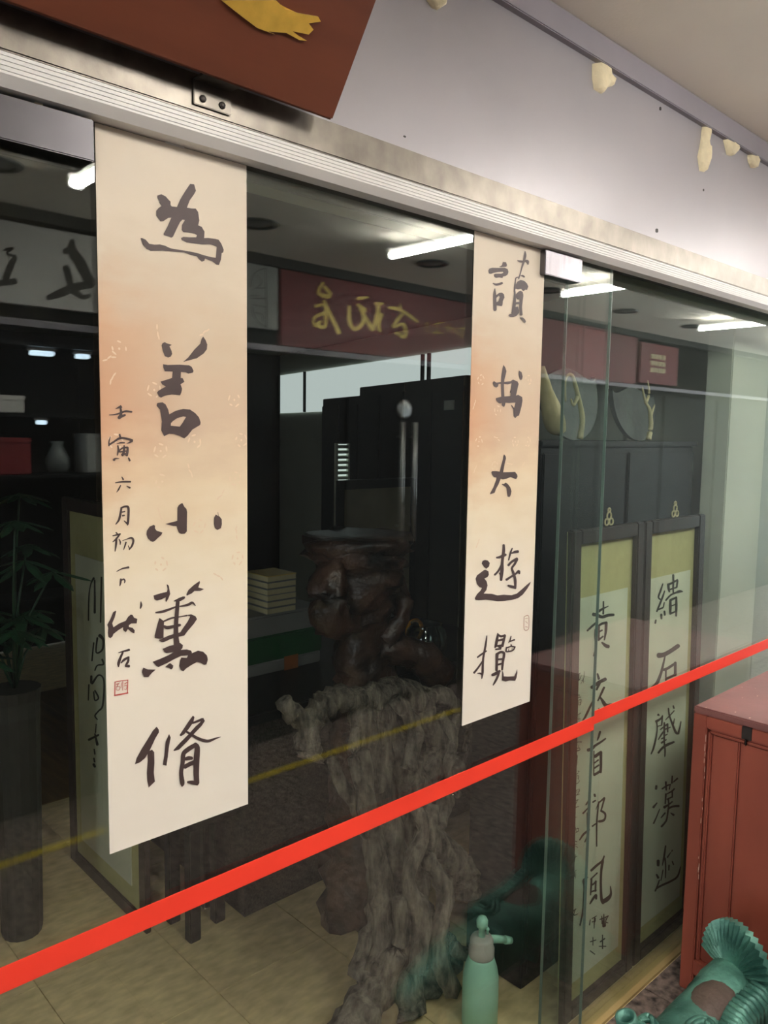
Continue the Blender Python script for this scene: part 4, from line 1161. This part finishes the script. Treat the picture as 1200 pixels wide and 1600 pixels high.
# tall black cabinets along the side wall
A0, A1 = Vector((3.37, 1.84, 0)), Vector((4.07, 3.98, 0)); ad = (A1-A0).normalized(); an = Vector((ad.y, -ad.x, 0))
for i in range(3):
    s0 = A0+ad*(.755*i)
    c_ = thing('tall_cabinet', ['nearest tall black cabinet along the side wall, with a white sticker', 'middle tall black cabinet along the side wall', 'farthest tall black cabinet along the side wall'][i], 'cabinet', s0, 'tall black cabinets along the side wall')
    zt = 2.05 if i < 2 else 1.99
    L_ = .745
    MB().obox(s0, ad*L_, an*.10, (0, 0, zt)).build('body', M['blackwood'], c_, .004)
    for q in range(2): MB().obox(s0+ad*(.01+q*L_/2)-an*.012+Vector((0, 0, .08)), ad*(L_/2-.02), an*.012, (0, 0, zt-.14)).build('door', M['blackwood'], c_, .003)
    if i == 0:
        MB().obox(s0+ad*.10-an*.0135+Vector((0, 0, 1.86)), ad*.12, an*.001, (0, 0, .055)).build('sticker', M['white'], c_)
lv = thing('louvre_panel', 'narrow pale louvred panel lit from behind, before the tall cabinets', 'panel', (2.93, 2.42, 0))
for x in (2.905, 2.995): MB().box(x, x+.012, 2.40, 2.42, .0, 1.66).build('stile', M['white'], lv)
for k in range(12): MB().obox((2.917, 2.402, 1.30+.03*k), (.078, 0, 0), (0, .010, .004), (0, .003, .016)).build('slat', M['white'], lv)
MB().box(2.917, 2.995, 2.418, 2.422, 1.29, 1.655).build('diffuser', M['winlight'], lv); MB().box(2.917, 2.995, 2.402, 2.42, .0, 1.29).build('lower_board', M['green'], lv)
# burl pedestal
bs = thing('burl_pedestal', 'dark knotted burl wood pedestal with a flat top', 'pedestal', (1.75, .95, 0)); r3 = random.Random(3)
mb = MB(); mb.tube(spline([(1.78, .95, .0), (1.80, .95, .3), (1.80, .95, .6), (1.81, .95, .80), (1.775, .95, .92), (1.76, .95, 1.0), (1.775, .95, 1.09), (1.745, .95, 1.18), (1.755, .95, 1.27), (1.752, .95, 1.345)], 5),
   [.15-.0*i for i in range(1)]+[.15*(1-.4*i/22) for i in range(1, 23)]+[.09, .085, .085, .085, .09, .095, .10, .105, .11, .115, .12, .125, .125, .13, .135, .14, .15, .155, .16, .16, .165, .165, .165][:23], 18, .16, rg=r3)
mb.gnarl(.022, 16); mb.build('trunk', M['burl'], bs)
mb = MB(); n = 26; pr = []
mb.tube([(1.75, .95, 1.30), (1.75, .95, 1.335), (1.75, .95, 1.36), (1.75, .95, 1.378)], [.14, .172, .182, .175], 26, .09, rg=r3); mb.gnarl(.014, 14); mb.build('top', M['burl'], bs)
for pts, rr in (([(1.66, .93, 1.30), (1.58, .90, 1.25), (1.56, .88, 1.17), (1.60, .88, 1.11), (1.70, .9, 1.10)], [.05, .055, .06, .05, .04]), ([(1.82, .92, 1.25), (1.88, .88, 1.17), (1.87, .86, 1.08), (1.80, .88, 1.02)], [.04, .035, .03, .03]),
               ([(1.80, .9, .98), (1.90, .86, .97), (1.97, .84, .93), (2.05, .82, .85)], [.05, .055, .06, .05]), ([(1.78, .9, .85), (1.70, .86, .78), (1.66, .85, .66)], [.05, .045, .03])):
    q = spline(pts, 4); rr2 = [rr[min(int(i/4), len(rr)-1)] for i in range(len(q))]
    mb = MB(); mb.tube(q, rr2, 14, .12, rg=r3); mb.gnarl(.02, 20); mb.build('knot', M['burl'], bs)

bs.location.y -= .06
# driftwood root
rw = random.Random(21)
dw = thing('driftwood_root', 'dusty grey tangled driftwood root standing close behind the glass', 'driftwood', (1.6, .5, 0))
def ry(z): return .46+.16*min(1, max(0, z)/.9)
def branch(pts, rr, n=12, jit=.16, dy=0.):
    P_ = [(x, ry(z)+dy, max(z, .02)) for x, z in pts]; q = spline(P_, 5)
    R_ = [rr[0]+(rr[1]-rr[0])*i/(len(q)-1) for i in range(len(q))]
    R_ = [a*(1+.18*(rw.random()*2-1)) for a in R_]
    mb = MB(); mb.tube(q, R_, n, jit, rg=rw); return mb
br = {'a': ([(1.227,.995),(1.257,.956),(1.304,.91),(1.322,.844),(1.309,.811)], (.022,.035)), 'b': ([(1.309,.83),(1.345,.907),(1.386,.935),(1.429,.95),(1.518,.929),(1.596,.918),(1.694,.92),(1.773,.866)], (.035,.045)),
 't1': ([(1.486,.80),(1.477,.636),(1.496,.529),(1.50,.404),(1.50,.273),(1.46,.153),(1.39,.107),(1.31,.05),(1.27,.02)], (.026,.065)),
 't2': ([(1.607,.909),(1.636,.791),(1.70,.663),(1.71,.53),(1.69,.383),(1.65,.247),(1.66,.12),(1.68,.02)], (.04,.06)), 'c': ([(1.905,.644),(1.844,.596),(1.792,.514),(1.72,.46)], (.02,.035)),
 'd': ([(1.68,.50),(1.76,.42),(1.81,.36),(1.835,.31),(1.835,.26)], (.045,.05)), 'm': ([(1.607,.88),(1.57,.703),(1.58,.488),(1.57,.265),(1.56,.10),(1.56,.02)], (.04,.085)),
 'r': ([(1.62,.18),(1.72,.13),(1.80,.10)], (.06,.03)), 'u': ([(1.965,.80),(1.903,.72),(1.873,.664)], (.016,.022)), 'v': ([(2.035,.70),(1.987,.63),(1.905,.633)], (.016,.022)), 'f': ([(1.40,.79),(1.43,.70),(1.495,.62)], (.012,.03)),
 'w': ([(1.773,.865),(1.80,.80),(1.85,.70),(1.73,.60)], (.035,.045)), 'x': ([(1.773,.866),(1.86,.87),(1.94,.82),(1.99,.74)], (.035,.02)), 'y': ([(1.44,.14),(1.52,.26),(1.60,.40)], (.06,.05)), 'z': ([(1.66,.30),(1.70,.16),(1.76,.03)], (.05,.06)), 'k': ([(1.52,.93),(1.54,.82),(1.55,.66)], (.04,.05))}
for k_, (p_, r_) in br.items():
    branch(p_, r_, dy={'a': -.02, 't1': -.04, 'd': -.06, 'c': -.03, 'v': .03}.get(k_, 0)).build('root_branch', M['root'], dw)
M['tanroot'] = mat('tan_root', srgb(128, 112, 84), .8, 0, .3, 14, .3, 30)
mb = MB(); ellipsoid(mb, (1.455, .44, .055), .06, .05, .055, jit=.04); mb.build('root_knob', M['tanroot'], dw, label='smooth tan root knob')
mb = MB(); ellipsoid(mb, (1.845, .47, .27), .040, .036, .045, jit=.12); mb.build('root_knob', M['tanroot'], dw, label='broken orange-tan branch end')
for pts, rr in (([(1.72, .40, .16), (1.77, .36, .13), (1.80, .34, .16), (1.81, .34, .20)], (.022, .010)), ([(1.52, .40, .70), (1.56, .38, .60), (1.50, .38, .48), (1.55, .37, .34), (1.52, .36, .2)], (.02, .028)),
               ([(1.66, .44, .62), (1.60, .40, .50), (1.66, .38, .38), (1.62, .37, .22), (1.68, .36, .06)], (.025, .03)), ([(1.45, .55, .88), (1.42, .52, .78), (1.47, .50, .66)], (.018, .022)), ([(1.60, .55, .93), (1.66, .52, .84), (1.62, .50, .72)], (.022, .026)),
               ([(1.36, .45, .09), (1.45, .42, .18), (1.50, .40, .30), (1.49, .40, .42)], (.035, .025)), ([(1.75, .50, .86), (1.79, .48, .78), (1.76, .47, .68), (1.80, .46, .60)], (.02, .014))):
    q = spline(pts, 5); mb = MB(); mb.tube(q, [(rr[0]+(rr[1]-rr[0])*i/(len(q)-1))*(1+.2*(rw.random()*2-1)) for i in range(len(q))], 10, .18, rg=rw); mb.build('root_branch', M['root'], dw)

# mint spray bottle
sp = thing('spray_bottle', 'mint green pressure spray bottle with grey collar on the shop floor', 'bottle', (1.70, .27, 0)); sx, sy = 1.70, .27
MB().lathe((sx, sy, 0), [(.045, .0), (.052, .006), (.053, .10), (.052, .15), (.047, .18), (.039, .205), (.036, .215)], 32).build('body', M['mint'], sp)
MB().lathe((sx, sy, 0), [(.037, .213), (.0375, .218), (.0375, .238), (.034, .242), (.034, .262), (.030, .270), (.020, .272)], 32).build('collar', M['greyp'], sp)
MB().lathe((sx, sy, 0), [(.010, .272), (.010, .30), (.016, .302), (.017, .320), (.012, .330), (.004, .333)], 18).build('pump_knob', M['mint'], sp)
MB().lathe((sx+.019, sy-.005, 0), [(.004, .27), (.004, .284), (.006, .286), (.004, .292)], 10).build('valve', M['mint'], sp)
nz = MB(); nz.tube([(sx+.028, sy-.004, .252), (sx+.055, sy-.012, .244), (sx+.085, sy-.02, .232)], [.012, .0115, .0105], 14); nb = nz.build('nozzle', M['mint'], sp)
nz = MB(); nz.tube([(sx+.084, sy-.02, .2325), (sx+.105, sy-.026, .224)], [.0125, .010], 12); nz.build('tip', M['mint'], nb)

# ------------------------------------------------------------------ left side: cursive frame, stool, plant
cf = thing('cursive_frame', 'dark framed cursive calligraphy standing edge-on beyond the signed scroll', 'frame', (1.16, 1.62, 0))
MB().box(1.165, 1.185, 1.90, 1.955, .0, 1.46).build('stile', M['frame'], cf, .003); MB().box(1.165, 1.185, 1.30, 1.35, .0, 1.46).build('stile', M['frame'], cf, .003)
MB().box(1.165, 1.185, 1.35, 1.90, .0, .05).build('rail', M['frame'], cf, .003); MB().box(1.165, 1.185, 1.35, 1.90, 1.41, 1.46).build('rail', M['frame'], cf, .003)
MB().box(1.174, 1.182, 1.345, 1.905, .045, 1.415).build('silk_mount', M['silk'], cf)
MB().box(1.171, 1.174, 1.42, 1.85, .12, 1.25).build('paper', M['rice'], cf)
for g in GLYPHS['cursive']: glyph_mesh(g, lambda a, b, d: (1.1695-d, a, b), 'character', M['ink2'], cf)
st = thing('stool', 'low black stool with square legs between the cursive frame and the dark table', 'stool', (1.33, 1.25, 0))
MB().box(1.24, 1.44, 1.14, 1.34, .40, .44).build('seat', M['blackwood'], st, .006)
for (a, b) in ((1.25, 1.29), (1.37, 1.19), (1.25, 1.15), (1.385, 1.29)): MB().box(a, a+.042, b, b+.04, 0, .40).build('leg', M['blackwood'], st, .004)
pp = thing('potted_plant', 'dark leafy umbrella plant in a ribbed planter at the left edge', 'plant', (.86, 1.6, 0)); rp = random.Random(9)
mb = MB(); n = 32; vs = []; fs = []
for z, r_ in ((.0, .06), (.02, .065), (.80, .075), (.86, .08)):
    for k in range(n): q = r_*(1+(.03 if k % 2 else 0)); vs.append((.86+q*cos(2*pi*k/n), 1.6+q*sin(2*pi*k/n), z))
for i in range(3):
    for k in range(n): fs.append((i*n+k, i*n+(k+1) % n, (i+1)*n+(k+1) % n, (i+1)*n+k))
fs += [tuple(range(n)), tuple(range(3*n, 4*n))]
mb.add(vs, fs); mb.build('planter', M['planter'], pp)
for s in range(13):
    a = rp.random()*2*pi; R_ = .03+.12*rp.random(); zt = .98+.52*rp.random(); tip = Vector((.86+R_*cos(a)*1.4, 1.6+R_*sin(a)*1.4, zt))
    mb = MB(); mb.tube([(.86, 1.6, .85), (.86+R_*.5*cos(a), 1.6+R_*.5*sin(a), .85+(zt-.85)*.6), tuple(tip)], [.006, .004, .003], 6); mb.build('stem', M['leaf'], pp)
    for k in range(7):
        b = a+2*pi*k/7+rp.random()*.3; L_ = .09+.05*rp.random(); d = Vector((cos(b), sin(b), -.28-.3*rp.random())).normalized(); sd = Vector((-sin(b), cos(b), 0))
        p0 = tip; w_ = .018; nn = d.cross(sd)
        mb = MB().add([p0, p0+d*L_*.35+sd*w_, p0+d*L_*.75+sd*w_*.8, p0+d*L_, p0+d*L_*.75-sd*w_*.8, p0+d*L_*.35-sd*w_, p0+d*L_*.4+nn*.006, p0+d*L_*.8+nn*.005],
                      [(0, 6, 1), (1, 6, 7, 2), (2, 7, 3), (3, 7, 4), (4, 7, 6, 5), (5, 6, 0)]); mb.build('leaf', M['leaf'], pp)
